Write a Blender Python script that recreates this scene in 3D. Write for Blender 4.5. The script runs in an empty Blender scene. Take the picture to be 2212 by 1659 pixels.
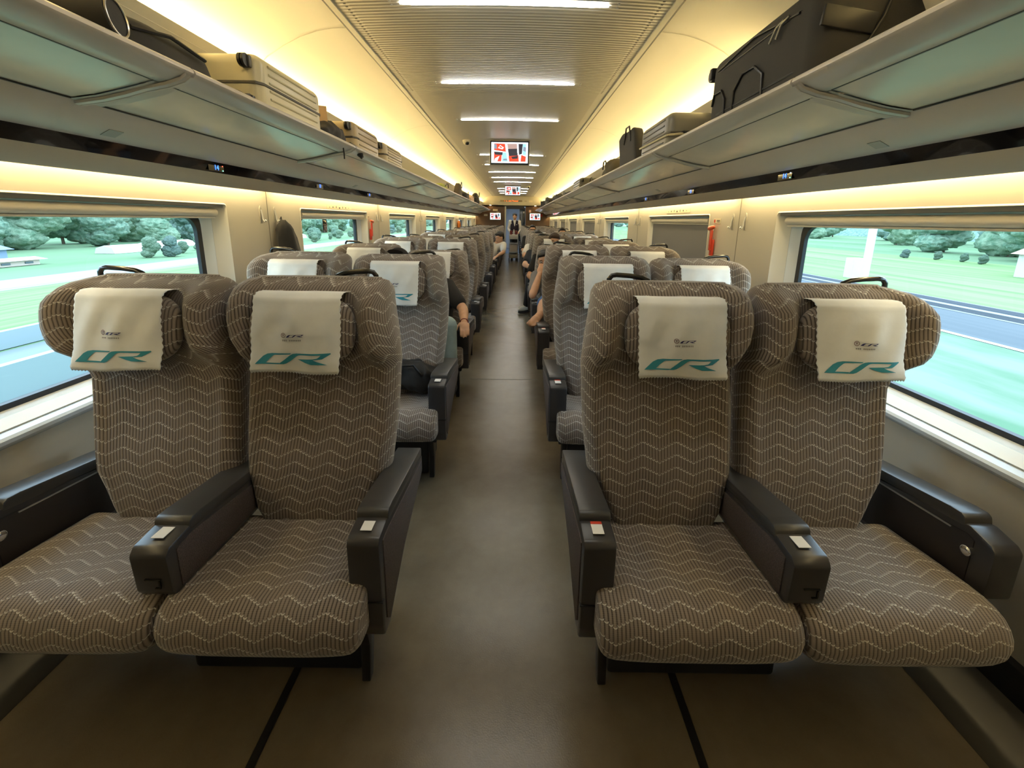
import bpy, bmesh, math, random
from mathutils import Vector, Matrix, noise
random.seed(7)
PI = math.pi
COL = bpy.context.scene.collection
Y0, Y1 = -.50, 18.2            # cabin ends

# ------------------------------------------------------------------ materials
MATS = {}
def mat(name, color=(.5, .5, .5), rough=.6, metal=0., emit=None, strength=0., sheen=0., coat=0., spec=.5,
        bump=None, var=None, alpha=None):
    if name in MATS: return MATS[name]
    m = bpy.data.materials.new(name); m.use_nodes = True
    nt = m.node_tree; N = nt.nodes; L = nt.links
    b = N['Principled BSDF']
    b.inputs['Base Color'].default_value = (*color, 1)
    b.inputs['Roughness'].default_value = rough
    b.inputs['Metallic'].default_value = metal
    b.inputs['Specular IOR Level'].default_value = spec
    b.inputs['Sheen Weight'].default_value = sheen
    b.inputs['Coat Weight'].default_value = coat
    if emit:
        b.inputs['Emission Color'].default_value = (*emit, 1)
        b.inputs['Emission Strength'].default_value = strength
    if var:      # (scale, amount)
        tc = N.new('ShaderNodeTexCoord'); nz = N.new('ShaderNodeTexNoise')
        nz.inputs['Scale'].default_value = var[0]; nz.inputs['Detail'].default_value = 4
        L.new(tc.outputs['Object'], nz.inputs['Vector'])
        mr = N.new('ShaderNodeMapRange'); mr.inputs['From Min'].default_value = .3; mr.inputs['From Max'].default_value = .7
        mr.inputs['To Min'].default_value = 1 - var[1]; mr.inputs['To Max'].default_value = 1 + var[1]
        L.new(nz.outputs['Fac'], mr.inputs['Value'])
        mx = N.new('ShaderNodeVectorMath'); mx.operation = 'SCALE'
        mx.inputs[0].default_value = color
        L.new(mr.outputs[0], mx.inputs['Scale']); L.new(mx.outputs[0], b.inputs['Base Color'])
    if bump:     # (scale, strength, distance)
        tc = N.new('ShaderNodeTexCoord'); nz = N.new('ShaderNodeTexNoise')
        nz.inputs['Scale'].default_value = bump[0]; nz.inputs['Detail'].default_value = 3
        L.new(tc.outputs['Object'], nz.inputs['Vector'])
        bp = N.new('ShaderNodeBump'); bp.inputs['Strength'].default_value = bump[1]; bp.inputs['Distance'].default_value = bump[2]
        L.new(nz.outputs['Fac'], bp.inputs['Height']); L.new(bp.outputs[0], b.inputs['Normal'])
    MATS[name] = m
    return m

class G:
    """tiny node-graph helper for math chains"""
    def __init__(s, m): s.nt = m.node_tree; s.N = s.nt.nodes; s.L = s.nt.links
    def m(s, op, a, b=None, c=None, clamp=False):
        n = s.N.new('ShaderNodeMath'); n.operation = op; n.use_clamp = clamp
        for i, v in enumerate((a, b, c)):
            if v is None: continue
            if isinstance(v, (int, float)): n.inputs[i].default_value = v
            else: s.L.new(v, n.inputs[i])
        return n.outputs[0]
    def mr(s, v, a, b, c, d):
        n = s.N.new('ShaderNodeMapRange')
        n.inputs['From Min'].default_value = a; n.inputs['From Max'].default_value = b
        n.inputs['To Min'].default_value = c; n.inputs['To Max'].default_value = d
        s.L.new(v, n.inputs['Value']); return n.outputs[0]
    def mixc(s, f, a, b):
        n = s.N.new('ShaderNodeMix'); n.data_type = 'RGBA'
        if isinstance(f, (int, float)): n.inputs[0].default_value = f
        else: s.L.new(f, n.inputs[0])
        for i, v in ((6, a), (7, b)):
            if isinstance(v, tuple): n.inputs[i].default_value = (*v, 1)
            else: s.L.new(v, n.inputs[i])
        return n.outputs[2]

def fabric_material():
    m = mat('seat_fabric', (.2, .16, .12), .95, sheen=.45, spec=.2)
    g = G(m); b = g.N['Principled BSDF']
    b.inputs['Sheen Roughness'].default_value = .45
    uv = g.N.new('ShaderNodeUVMap'); sx = g.N.new('ShaderNodeSeparateXYZ'); g.L.new(uv.outputs[0], sx.inputs[0])
    u, v = sx.outputs[0], sx.outputs[1]
    RP, P, S, A = .0100, .110, .0390, .026
    ur = g.m('DIVIDE', u, RP); fr = g.m('FRACT', ur)
    uq = g.m('MULTIPLY', g.m('FLOOR', ur), RP)
    tri = g.m('MULTIPLY', g.m('ABSOLUTE', g.m('SUBTRACT', g.m('FRACT', g.m('DIVIDE', uq, P)), .5)), 2.)
    c = g.m('SUBTRACT', fr, .5); sag = g.m('MULTIPLY', g.m('MULTIPLY', c, c), .012)
    vv = g.m('ADD', g.m('SUBTRACT', v, g.m('MULTIPLY', tri, -A)), g.m('MULTIPLY', sag, -1.))
    f = g.m('FRACT', g.m('DIVIDE', vv, S))
    d = g.m('ABSOLUTE', g.m('SUBTRACT', f, .5))
    line = g.mr(d, .020, .056, 1., 0.)
    # thinner where the zigzag runs down
    side = g.m('GREATER_THAN', g.m('FRACT', g.m('DIVIDE', uq, P)), .5)
    line = g.m('MULTIPLY', line, g.m('ADD', .62, g.m('MULTIPLY', side, .38)), clamp=True)
    rib = g.m('SUBTRACT', 1., g.m('MULTIPLY', g.m('MULTIPLY', c, c), 4.))      # 1 at rib centre
    # woven cross ticks
    tick = g.m('SINE', g.m('MULTIPLY', v, 2 * PI / .0045))
    ribc = g.m('ADD', g.mr(rib, .1, .9, 0., 1.), g.m('MULTIPLY', tick, .12), clamp=True)
    nz = g.N.new('ShaderNodeTexNoise'); nz.inputs['Scale'].default_value = 9; nz.inputs['Detail'].default_value = 3
    g.L.new(uv.outputs[0], nz.inputs['Vector'])
    base = g.mixc(ribc, (.040, .030, .024), (.275, .235, .203))
    base = g.mixc(g.mr(nz.outputs['Fac'], .35, .7, 0., .35), base, (.23, .185, .145))
    colr = g.mixc(g.m('MULTIPLY', line, .9), base, (.62, .59, .54))
    g.L.new(colr, b.inputs['Base Color'])
    h = g.m('ADD', rib, g.m('MULTIPLY', line, .8))
    bp = g.N.new('ShaderNodeBump'); bp.inputs['Strength'].default_value = .55; bp.inputs['Distance'].default_value = .0022
    g.L.new(h, bp.inputs['Height']); g.L.new(bp.outputs[0], b.inputs['Normal'])
    return m
FAB = fabric_material()

def ceiling_material():
    m = mat('ceiling_ribbed', (.60, .57, .49), .42)
    g = G(m); b = g.N['Principled BSDF']
    tc = g.N.new('ShaderNodeTexCoord'); sx = g.N.new('ShaderNodeSeparateXYZ'); g.L.new(tc.outputs['Object'], sx.inputs[0])
    w = g.m('SINE', g.m('MULTIPLY', sx.outputs[1], 2 * PI / .030))
    near = g.mr(sx.outputs[1], 3.55, 3.62, 1., .18)
    h = g.m('MULTIPLY', w, near)
    col = g.mixc(g.mr(h, -.6, .8, 0., 1.), (.40, .37, .30), (.66, .63, .55))
    ax_ = g.m('ABSOLUTE', sx.outputs[0])
    dots = g.m('MULTIPLY', g.m('LESS_THAN', g.m('ABSOLUTE', g.m('SUBTRACT', ax_, .733)), .006), g.m('GREATER_THAN', w, .35))
    dots = g.m('MULTIPLY', dots, g.m('LESS_THAN', sx.outputs[1], 3.6))
    plain = g.m('GREATER_THAN', ax_, .715)
    col = g.mixc(plain, col, (.60, .57, .49)); col = g.mixc(dots, col, (.02, .018, .012))
    g.L.new(col, b.inputs['Base Color'])
    bp = g.N.new('ShaderNodeBump'); bp.inputs['Strength'].default_value = .5; bp.inputs['Distance'].default_value = .004
    g.L.new(h, bp.inputs['Height']); g.L.new(bp.outputs[0], b.inputs['Normal'])
    return m
M_CEIL = ceiling_material()
M_CSIDE = mat('ceiling_cream', (.72, .68, .56), .35)
M_WALL = mat('wall_laminate', (.60, .56, .47), .5, bump=(400, .08, .001))
M_GREY = mat('rack_grey', (.52, .48, .43), .34, spec=.5)
M_RAIL = mat('rail_grey', (.56, .52, .48), .28)
M_CORN = mat('cornice_grey', (.54, .50, .46), .4)
M_VAL = mat('valance_taupe', (.45, .41, .35), .5)
M_STRIP = mat('black_gloss', (.006, .006, .007), .08, coat=.6)
M_FRAME = mat('window_frame_cream', (.66, .62, .53), .4)
M_REV = mat('window_reveal', (.70, .72, .72), .35)
M_RUB = mat('rubber', (.012, .014, .018), .45)
M_ALU = mat('anodised', (.55, .56, .56), .3, metal=.7)
M_CHROME = mat('chrome', (.8, .8, .8), .12, metal=1.)
M_ARM = mat('arm_plastic', (.040, .038, .040), .30, bump=(900, .1, .0004))
M_ARMTOP = mat('arm_pad', (.046, .045, .045), .34, bump=(700, .12, .0004))
M_PANEL = mat('arm_panel_fabric', (.062, .046, .044), .7, sheen=.05, bump=(420, .9, .002), var=(260, .45))
M_BLACK = mat('black_plastic', (.012, .012, .013), .4)
M_PED = mat('pedestal_metal', (.014, .017, .022), .5)
M_COVER = mat('cover_cloth', (.74, .76, .77), .85, var=(14, .05), bump=(60, .2, .002))
M_TEAL = mat('print_teal', (.030, .27, .36), .7)
M_NAVY = mat('print_navy', (.02, .02, .13), .7)
M_INK = mat('print_ink', (.10, .09, .10), .8)
M_WHITE = mat('sticker_white', (.78, .78, .78), .5)
M_RED = mat('red_plastic', (.62, .05, .02), .35)
M_BLIND = mat('blind_fabric', (.20, .20, .215), .8)
M_SKIN = mat('skin', (.56, .32, .20), .55, var=(30, .06))
M_HAIR = mat('hair_black', (.012, .010, .009), .5)
M_BLK = mat('cloth_black', (.014, .013, .014), .9, sheen=.03, bump=(50, .3, .004))
M_WOOD = mat('bulkhead_wood', (.115, .058, .024), .4, var=(3, .25))
M_LAMP = mat('lamp_diffuser', (1, 1, 1), .5, emit=(1, .96, .86), strength=22.)
M_COVE = mat('cove_lamp', (1, 1, 1), .5, emit=(1., .78, .38), strength=22.)
M_SLOT = mat('slot_lamp', (1, 1, 1), .5, emit=(1., .80, .42), strength=17.)

def glass_material():
    m = bpy.data.materials.new('window_glass'); m.use_nodes = True
    nt = m.node_tree; N = nt.nodes; L = nt.links
    N.remove(N['Principled BSDF']); out = N['Material Output']
    t = N.new('ShaderNodeBsdfTransparent'); t.inputs[0].default_value = (.90, .96, .96, 1)
    gl = N.new('ShaderNodeBsdfGlossy'); gl.inputs['Roughness'].default_value = .02
    lw = N.new('ShaderNodeFresnel'); lw.inputs['IOR'].default_value = 1.25
    mx = N.new('ShaderNodeMixShader'); L.new(lw.outputs[0], mx.inputs[0]); L.new(t.outputs[0], mx.inputs[1]); L.new(gl.outputs[0], mx.inputs[2])
    L.new(mx.outputs[0], out.inputs[0])
    return m
M_GLASS = glass_material()

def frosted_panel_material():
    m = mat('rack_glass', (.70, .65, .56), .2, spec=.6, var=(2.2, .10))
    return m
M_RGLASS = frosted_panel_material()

def floor_material():
    m = mat('floor_rubber', (.075, .072, .060), .34)
    g = G(m); b = g.N['Principled BSDF']
    tc = g.N.new('ShaderNodeTexCoord')
    n1 = g.N.new('ShaderNodeTexNoise'); n1.inputs['Scale'].default_value = 260; n1.inputs['Detail'].default_value = 2
    n2 = g.N.new('ShaderNodeTexNoise'); n2.inputs['Scale'].default_value = 5; n2.inputs['Detail'].default_value = 6
    n2.inputs['Roughness'].default_value = .65
    for n in (n1, n2): g.L.new(tc.outputs['Object'], n.inputs['Vector'])
    base = g.mixc(g.mr(n2.outputs['Fac'], .35, .68, 0., 1.), (.140, .114, .078), (.175, .145, .101))
    sp = g.mr(n1.outputs['Fac'], .63, .72, 0., .5)
    col = g.mixc(sp, base, (.17, .155, .12))
    g.L.new(col, b.inputs['Base Color'])
    g.L.new(g.mr(n2.outputs['Fac'], .3, .7, .20, .25), b.inputs['Roughness'])
    bp = g.N.new('ShaderNodeBump'); bp.inputs['Strength'].default_value = .25; bp.inputs['Distance'].default_value = .001
    g.L.new(n1.outputs['Fac'], bp.inputs['Height']); g.L.new(bp.outputs[0], b.inputs['Normal'])
    return m
M_FLOOR = floor_material()

# ------------------------------------------------------------------ object helpers
class BM:
    """bmesh wrapper collecting primitives"""
    def __init__(s): s.bm = bmesh.new()
    def box(s, c, size, rot=None, bev=0., seg=2, mi=0):
        t = bmesh.new(); bmesh.ops.create_cube(t, size=1)
        bmesh.ops.scale(t, vec=size, verts=t.verts)
        if bev > 0: bmesh.ops.bevel(t, geom=list(t.edges), offset=bev, segments=seg, profile=.5, affect='EDGES')
        if rot is not None: bmesh.ops.transform(t, matrix=rot.to_4x4(), verts=t.verts)
        bmesh.ops.translate(t, vec=c, verts=t.verts)
        s.add(t, mi); return s
    def add(s, t, mi=0):
        base = [s.bm.verts.new(v.co) for v in t.verts]
        t.verts.index_update()
        for f in t.faces:
            try:
                nf = s.bm.faces.new([base[v.index] for v in f.verts]); nf.material_index = mi
            except ValueError: pass
        t.free()
    def quad(s, pts, mi=0):
        f = s.bm.faces.new([s.bm.verts.new(p) for p in pts]); f.material_index = mi; return s
    def tube(s, pts, r, n=10, caps=True, mi=0, closed=False):
        pts = [Vector(p) for p in pts]; R = r if isinstance(r, (list, tuple)) else [r] * len(pts)
        rings = []
        up = None
        for i, p in enumerate(pts):
            if closed: d = (pts[(i + 1) % len(pts)] - pts[i - 1])
            else: d = pts[min(i + 1, len(pts) - 1)] - pts[max(i - 1, 0)]
            d.normalize()
            if up is None:
                up = Vector((0, 0, 1)) if abs(d.z) < .9 else Vector((1, 0, 0))
            a = d.cross(up)
            if a.length < 1e-4: a = d.cross(Vector((0, 1, 0)))
            a.normalize(); b = a.cross(d).normalized(); up = b
            rings.append([s.bm.verts.new(p + (a * math.cos(2 * PI * k / n) + b * math.sin(2 * PI * k / n)) * R[i]) for k in range(n)])
        m = len(rings)
        for i in range(m if closed else m - 1):
            A, B = rings[i], rings[(i + 1) % m]
            for k in range(n):
                f = s.bm.faces.new((A[k], A[(k + 1) % n], B[(k + 1) % n], B[k])); f.material_index = mi
        if caps and not closed:
            s.bm.faces.new(rings[0]).material_index = mi; s.bm.faces.new(rings[-1][::-1]).material_index = mi
        return s
    def loft(s, rings, closed=True, caps=True, mi=0):
        V = [[s.bm.verts.new(p) for p in r] for r in rings]; n = len(V[0])
        for i in range(len(V) - 1):
            for k in range(n if closed else n - 1):
                f = s.bm.faces.new((V[i][k], V[i][(k + 1) % n], V[i + 1][(k + 1) % n], V[i + 1][k])); f.material_index = mi
        if caps and closed:
            s.bm.faces.new(V[0]).material_index = mi; s.bm.faces.new(V[-1][::-1]).material_index = mi
        return s
    def cyl(s, a, b, r, n=16, mi=0): return s.tube([a, b], r, n, True, mi)
    def ell(s, c, r, rot=None, seg=16, mi=0):
        t = bmesh.new(); bmesh.ops.create_uvsphere(t, u_segments=seg, v_segments=max(6, seg // 2 + 2), radius=1)
        bmesh.ops.scale(t, vec=r, verts=t.verts)
        if rot is not None: bmesh.ops.transform(t, matrix=rot.to_4x4(), verts=t.verts)
        bmesh.ops.translate(t, vec=c, verts=t.verts); s.add(t, mi); return s
    def prism(s, pts, axis, a, b, bev=0., mi=0):
        """polygon pts (2D) extruded along axis from a to b"""
        t = bmesh.new()
        def P(p, w):
            return {'x': (w, p[0], p[1]), 'y': (p[0], w, p[1]), 'z': (p[0], p[1], w)}[axis]
        A = [t.verts.new(P(p, a)) for p in pts]; B = [t.verts.new(P(p, b)) for p in pts]; n = len(pts)
        t.faces.new(A); t.faces.new(B[::-1])
        for k in range(n): t.faces.new((A[k], B[k], B[(k + 1) % n], A[(k + 1) % n]))
        bmesh.ops.recalc_face_normals(t, faces=t.faces)
        if bev > 0: bmesh.ops.bevel(t, geom=list(t.edges), offset=bev, segments=2, profile=.5, affect='EDGES')
        s.add(t, mi); return s
    def done(s, name, material, parent=None, **k): return obj(name, s.bm, material, parent, **k)
def obj(name, bm, material, parent=None, smooth=True, angle=40, loc=(0, 0, 0), recalc=True):
    me = bpy.data.meshes.new(name)
    if recalc: bmesh.ops.recalc_face_normals(bm, faces=bm.faces)
    bm.to_mesh(me); bm.free()
    for mm in (material if isinstance(material, (list, tuple)) else [material]): me.materials.append(mm)
    if smooth:
        for p in me.polygons: p.use_smooth = True
        me.set_sharp_from_angle(angle=math.radians(angle))
    o = bpy.data.objects.new(name, me); COL.objects.link(o); o.location = loc
    if parent: o.parent = parent
    return o
def tag(o, label=None, cat=None, group=None, kind=None):
    if label: o['label'] = label
    if cat: o['category'] = cat
    if group: o['group'] = group
    if kind: o['kind'] = kind
    return o
def empty(name, loc, label=None, cat=None, group=None, kind=None, rz=0):
    o = bpy.data.objects.new(name, None); COL.objects.link(o); o.location = loc; o.rotation_euler = (0, 0, rz)
    o.empty_display_size = .1
    return tag(o, label, cat, group, kind)
def struct(o): o['kind'] = 'structure'; return o
def copy_tree(o, parent=None):
    c = o.copy(); COL.objects.link(c)
    if parent: c.parent = parent
    for ch in list(o.children): copy_tree(ch, c)
    return c
ORD = ['first', 'second', 'third', 'fourth', 'fifth', 'sixth', 'seventh', 'eighth', 'ninth', 'tenth', 'eleventh',
       'twelfth', 'thirteenth', 'fourteenth', 'fifteenth', 'sixteenth']
def profile(name, pts, s, y0, y1, material, parent=None, ny=2, closed=False, thick=0, **k):
    """(x,z) polyline swept along y; s = side sign"""
    b = BM()
    rings = [[(s * x, y0 + (y1 - y0) * i / (ny - 1), z) for x, z in pts] for i in range(ny)]
    b.loft(rings, closed=closed, caps=closed)
    o = b.done(name, material, parent, **k)
    if thick:
        md = o.modifiers.new('solid', 'SOLIDIFY'); md.thickness = thick; md.offset = 0
    return o
def arc(cx, cz, r, a0, a1, n):
    return [(cx + r * math.cos(math.radians(a0 + (a1 - a0) * i / n)), cz + r * math.sin(math.radians(a0 + (a1 - a0) * i / n))) for i in range(n + 1)]
def text_mesh(body, size):
    cu = bpy.data.curves.new('t', 'FONT'); cu.body = body; cu.size = size; cu.align_x = 'CENTER'; cu.align_y = 'CENTER'
    cu.extrude = .0004
    o = bpy.data.objects.new('t', cu); COL.objects.link(o)
    dg = bpy.context.evaluated_depsgraph_get(); me = bpy.data.meshes.new_from_object(o.evaluated_get(dg))
    bpy.data.objects.remove(o); return me
def text(name, body, size, material, parent, loc, rot):
    me = text_mesh(body, size); me.materials.clear(); me.materials.append(material)
    o = bpy.data.objects.new(name, me); COL.objects.link(o); o.parent = parent; o.location = loc; o.rotation_euler = rot
    return o

# ------------------------------------------------------------------ camera
cam = bpy.data.cameras.new('camera'); co = bpy.data.objects.new('camera', cam); COL.objects.link(co)
F, TH, RO = 915., math.radians(12.3), math.radians(.85)
cam.sensor_fit = 'HORIZONTAL'; cam.sensor_width = 36.; cam.lens = 36. * F / 2212
cam.shift_x = -(1108.2 - 1106) / 2212.; cam.shift_y = (676. - 829.5) / 2212.
cam.clip_start = .05; cam.clip_end = 2000
co.location = (.072, 0, 1.38)
co.rotation_euler = (Matrix.Rotation(PI / 2 - TH, 3, 'X') @ Matrix.Rotation(RO, 3, 'Z')).to_euler()
bpy.context.scene.camera = co

# ------------------------------------------------------------------ cabin shell
b = BM(); b.box((0, (Y0 + Y1) / 2, -.03), (3.12, Y1 - Y0, .06)); struct(b.done('floor', M_FLOOR, smooth=False))
# vestibule floor beyond the door
b = BM(); b.box((0, Y1 + 2.0, -.03), (1.6, 4.0 - .02, .06)); struct(b.done('floor_vestibule', mat('vestibule_floor', (.12, .18, .26), .3), smooth=False))
n = 14
cz = lambda x: 2.352 + .018 * (1 - (x / .78) ** 2)
b = BM(); rings = []
for y in (Y0, Y1 - .22): rings.append([(x, y, cz(x)) for x in [-.78 + 1.56 * i / n for i in range(n + 1)]])
b.loft(rings, closed=False, caps=False); struct(b.done('ceiling', M_CEIL, angle=60))
for s, side in ((-1, 'left'), (1, 'right')):
    # aluminium-edged groove between centre and side ceiling
    b = BM()
    b.box((s * .795, (Y0 + Y1 - .2) / 2, 2.349), (.030, Y1 - Y0 - .2, .006))
    o = struct(b.done('trim_ceiling_' + side, mat('groove_light', (.62, .6, .52), .35), smooth=False))
    b = BM(); b.box((s * .815, (Y0 + Y1 - .2) / 2, 2.3515), (.013, Y1 - Y0 - .2, .006))
    struct(b.done('trim_groove_' + side, M_BLACK, smooth=False))
    pts = [(.82, 2.356), (.90, 2.352), (.98, 2.338), (1.07, 2.310), (1.16, 2.268), (1.25, 2.212), (1.32, 2.150), (1.37, 2.085), (1.40, 2.02), (1.41, 1.96)]
    struct(profile('ceiling_' + side, pts, s, Y0, Y1, M_CSIDE, angle=60))
    # fine joints across the side ceiling
    b = BM()
    for k in range(8):
        y = 2.83 + 2.33 * k - .35
        for i in range(len(pts) - 2):
            (xa, za), (xb, zb) = pts[i], pts[i + 1]
            b.quad([(s * xa, y - .003, za - .0025), (s * xb, y - .003, zb - .0025), (s * xb, y + .003, zb - .0025), (s * xa, y + .003, za - .0025)])
    struct(b.done('trim_ceiling_joint_' + side, mat('joint', (.5, .46, .36), .5), smooth=False))
    # light trough + lamp
    profile('trim_trough_' + side, [(1.225, 2.095), (1.235, 2.10), (1.245, 2.06), (1.38, 2.03), (1.41, 2.03)], s, Y0, Y1, M_CSIDE)['kind'] = 'structure'
    b = BM(); b.box((s * 1.31, (Y0 + Y1) / 2, 2.062), (.05, Y1 - Y0 - .1, .016), bev=.004)
    tag(b.done('cove_light', M_COVE), 'warm hidden strip light above the %s luggage rack' % side, 'light')
    # panel behind the luggage (rack back)
    profile('trim_rack_back_' + side, [(1.225, 2.095), (1.27, 2.02), (1.33, 1.92), (1.36, 1.80), (1.36, 1.74)], s, Y0, Y1, M_CSIDE)['kind'] = 'structure'
    # cornice, black strip, valance, slot, wall
    profile('trim_cornice_' + side, [(1.255, 1.728), (1.28, 1.700), (1.315, 1.672), (1.365, 1.647), (1.40, 1.638)], s, Y0, Y1, M_CORN)['kind'] = 'structure'
    profile('trim_strip_' + side, [(1.398, 1.6385), (1.413, 1.590)], s, Y0, Y1, M_STRIP)['kind'] = 'structure'
    profile('trim_valance_' + side, [(1.412, 1.591), (1.452, 1.534), (1.462, 1.531), (1.470, 1.540), (1.455, 1.60)], s, Y0, Y1, M_VAL)['kind'] = 'structure'
    profile('trim_slot_' + side, [(1.455, 1.60), (1.575, 1.60)], s, Y0, Y1, M_WALL)['kind'] = 'structure'

SEAM0, SP = .535, 2.325
seams = [SEAM0 + SP * k for k in range(-1, 8)]
WA, WB, WZ0, WZ1 = .43, 1.91, .700, 1.447
XW = 1.553
def rrect(x, a, bb, z0, z1, r, n=5):
    P = []
    for cy, cz_, a0 in ((bb - r, z1 - r, 0), (a + r, z1 - r, 90), (a + r, z0 + r, 180), (bb - r, z0 + r, 270)):
        for i in range(n + 1):
            t = math.radians(a0 + 90 * i / n); P.append((x, cy + r * math.cos(t), cz_ + r * math.sin(t)))
    return P
nw = 0
for s, side in ((-1, 'left'), (1, 'right')):
    b = BM()
    wb = [Y0]
    X = s * XW
    for y in seams:
        for q in (y + WA, y + WB):
            if Y0 < q < Y1: wb.append(q)
    spans = []
    for y in seams:
        a, c = y + WA, y + WB
        if c <= .3 or a >= Y1 - .3: continue
        a = max(a, Y0); c = min(c, Y1 - .05)
        spans.append((a, c))
    def wall_rect(a, c, z0, z1):
        if c - a < 1e-4: return
        b.quad([(X, a, z0), (X, c, z0), (X, c, z1), (X, a, z1)])
    last = Y0
    for a, c in spans:
        wall_rect(last, a, .13, 1.60); wall_rect(a, c, .13, WZ0); wall_rect(a, c, WZ1, 1.60); last = c
    wall_rect(last, Y1, .13, 1.60)
    # outer body skin so no daylight leaks
    struct(b.done('wall_' + side, M_WALL, smooth=False))
    b = BM()
    for y in seams[1:]:
        b.box((s * (XW - .0005), y, .86), (.003, .005, 1.46))
    struct(b.done('trim_seam_' + side, mat('seam', (.25, .23, .18), .6), smooth=False))
    struct(profile('baseboard_' + side, [(1.556, .15), (1.530, .145), (1.525, .09), (1.515, .0)], s, Y0, Y1, M_BLACK))
    profile('trim_floor_duct_' + side, [(1.52, .05), (1.40, .035), (1.345, .012), (1.335, .001)], s, Y0, Y1, mat('duct_grey', (.05, .047, .042), .45))['kind'] = 'structure'
    b = BM()
    for y in seams[:]:
        ya, yb = max(y + .01, Y0 + .02), min(y + SP - .01, Y1)
        if yb - ya > .2: b.box((s * 1.515, (ya + yb) / 2, 1.585), (.03, yb - ya - .06, .014), bev=.003)
    tag(b.done('slot_light', M_SLOT), 'warm strip light in the slot above the %s windows' % side, 'light')
    # windows
    for wi, (a, c) in enumerate(spans):
        nw += 1
        blind_down = s == 1 and wi in (1, 3, 4, 5, 6)
        w = empty('window_%d' % nw, (X, (a + c) / 2, WZ0), kind='structure')
        yo = (a + c) / 2
        def loc(P): return [(x - X, y - yo, z - WZ0) for x, y, z in P]
        b = BM()
        l0 = rrect(X - s * .002, a - .008, c + .008, WZ0 - .004, WZ1 + .004, .02)
        l1 = rrect(X - s * .007, a - .001, c + .001, WZ0 + .002, WZ1 - .002, .02)
        l2 = rrect(X + s * .012, a + .010, c - .010, WZ0 + .010, WZ1 - .006, .02)
        l3 = rrect(X + s * .045, a + .060, c - .060, WZ0 + .022, WZ1 - .020, .02)
        b.loft([loc(l0), loc(l1), loc(l2), loc(l3)], closed=True, caps=False); b.done('window_frame', M_FRAME, w, angle=30)
        b = BM()
        l4 = rrect(X + s * .046, a + .060, c - .060, WZ0 + .022, WZ1 - .020, .02)
        l5 = rrect(X + s * .085, a + .115, c - .115, WZ0 + .036, WZ1 - .050, .07)
        b.loft([loc(l4), loc(l5)], closed=True, caps=False); b.done('window_reveal', M_REV, w, angle=60)
        b = BM()
        l6 = rrect(X + s * .076, a + .105, c - .105, WZ0 + .028, WZ1 - .040, .075)
        l7 = rrect(X + s * .074, a + .140, c - .140, WZ0 + .053, WZ1 - .075, .075)
        l8 = rrect(X + s * .092, a + .142, c - .142, WZ0 + .055, WZ1 - .077, .075)
        b.loft([loc(l6), loc(l7), loc(l8)], closed=True, caps=False); b.done('window_gasket', M_RUB, w, angle=40)
        b = BM()
        f = b.bm.faces.new([b.bm.verts.new(p) for p in loc(rrect(X + s * .088, a + .138, c - .138, WZ0 + .051, WZ1 - .073, .075))])
        b.done('pane', M_GLASS, w, smooth=False)
        b = BM(); b.box((s * .010, 0, WZ1 - .010 - WZ0), (.016, c - a - .03, .019), bev=.002); b.done('frame_top_shading', mat('shading_grey', (.17, .17, .165), .5), w)  # dark grey bar paints in the shade on the frame top's underside
        # ledge
        b = BM()
        pr = [(0.0, -.004), (-.052, -.002), (-.060, -.010), (-.060, -.022), (-.050, -.032), (-.02, -.050), (.0, -.06)]
        b.prism([(s * p, q) for p, q in pr], 'y', a - .12 - yo, c + .12 - yo)
        b.done('window_sill', mat('sill', (.64, .70, .76), .22), w, angle=30)
        # blind
        b = BM()
        xb = s * .028
        b.tube([(xb, a + .055 - yo, WZ1 - .047 - WZ0), (xb, c - .055 - yo, WZ1 - .047 - WZ0)], .022, 16)
        b.box((xb, 0, WZ1 - .074 - WZ0), (.016, c - a - .115, .009), bev=.002); b.done('blind_roller', M_FRAME, w)
        if blind_down:
            b = BM(); b.box((xb + s * .002, 0, (WZ1 - WZ0 - .06) / 2 + .01), (.003, c - a - .13, WZ1 - WZ0 - .08)); b.done('blind', M_BLIND, w, smooth=False)
# body skin outside (blocks light between windows)
for s, side in ((-1, 'left'), (1, 'right')):
    b = BM(); X = s * 1.70
    spans = [(y + WA + .03, y + WB - .03) for y in seams]
    last = Y0 - .2
    for a, c in spans:
        a = max(a, Y0 - .2); c = min(c, Y1)
        if c <= a: continue
        for (p, q, z0, z1) in ((last, a, -1.0, 2.5), (a, c, -1.0, .62), (a, c, 1.52, 2.5)):
            if q > p: b.quad([(X, p, z0), (X, q, z0), (X, q, z1), (X, p, z1)])
        last = c
    if last < Y1 + .3: b.quad([(X, last, -1), (X, Y1 + .3, -1), (X, Y1 + .3, 2.5), (X, last, 2.5)])
    struct(b.done('wall_outer_' + side, mat('car_body', (.3, .3, .3), .5), smooth=False))
b = BM(); b.box((0, (Y0 + Y1) / 2 + 1.8, 2.56), (3.5, Y1 - Y0 + 4.2, .05)); struct(b.done('ceiling_roof', mat('car_body'), smooth=False))
b = BM(); b.box((0, Y0 - .02, 1.2), (3.4, .04, 2.7)); struct(b.done('wall_front', mat('front_wall', (.33, .32, .30), .6), smooth=False))

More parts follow.
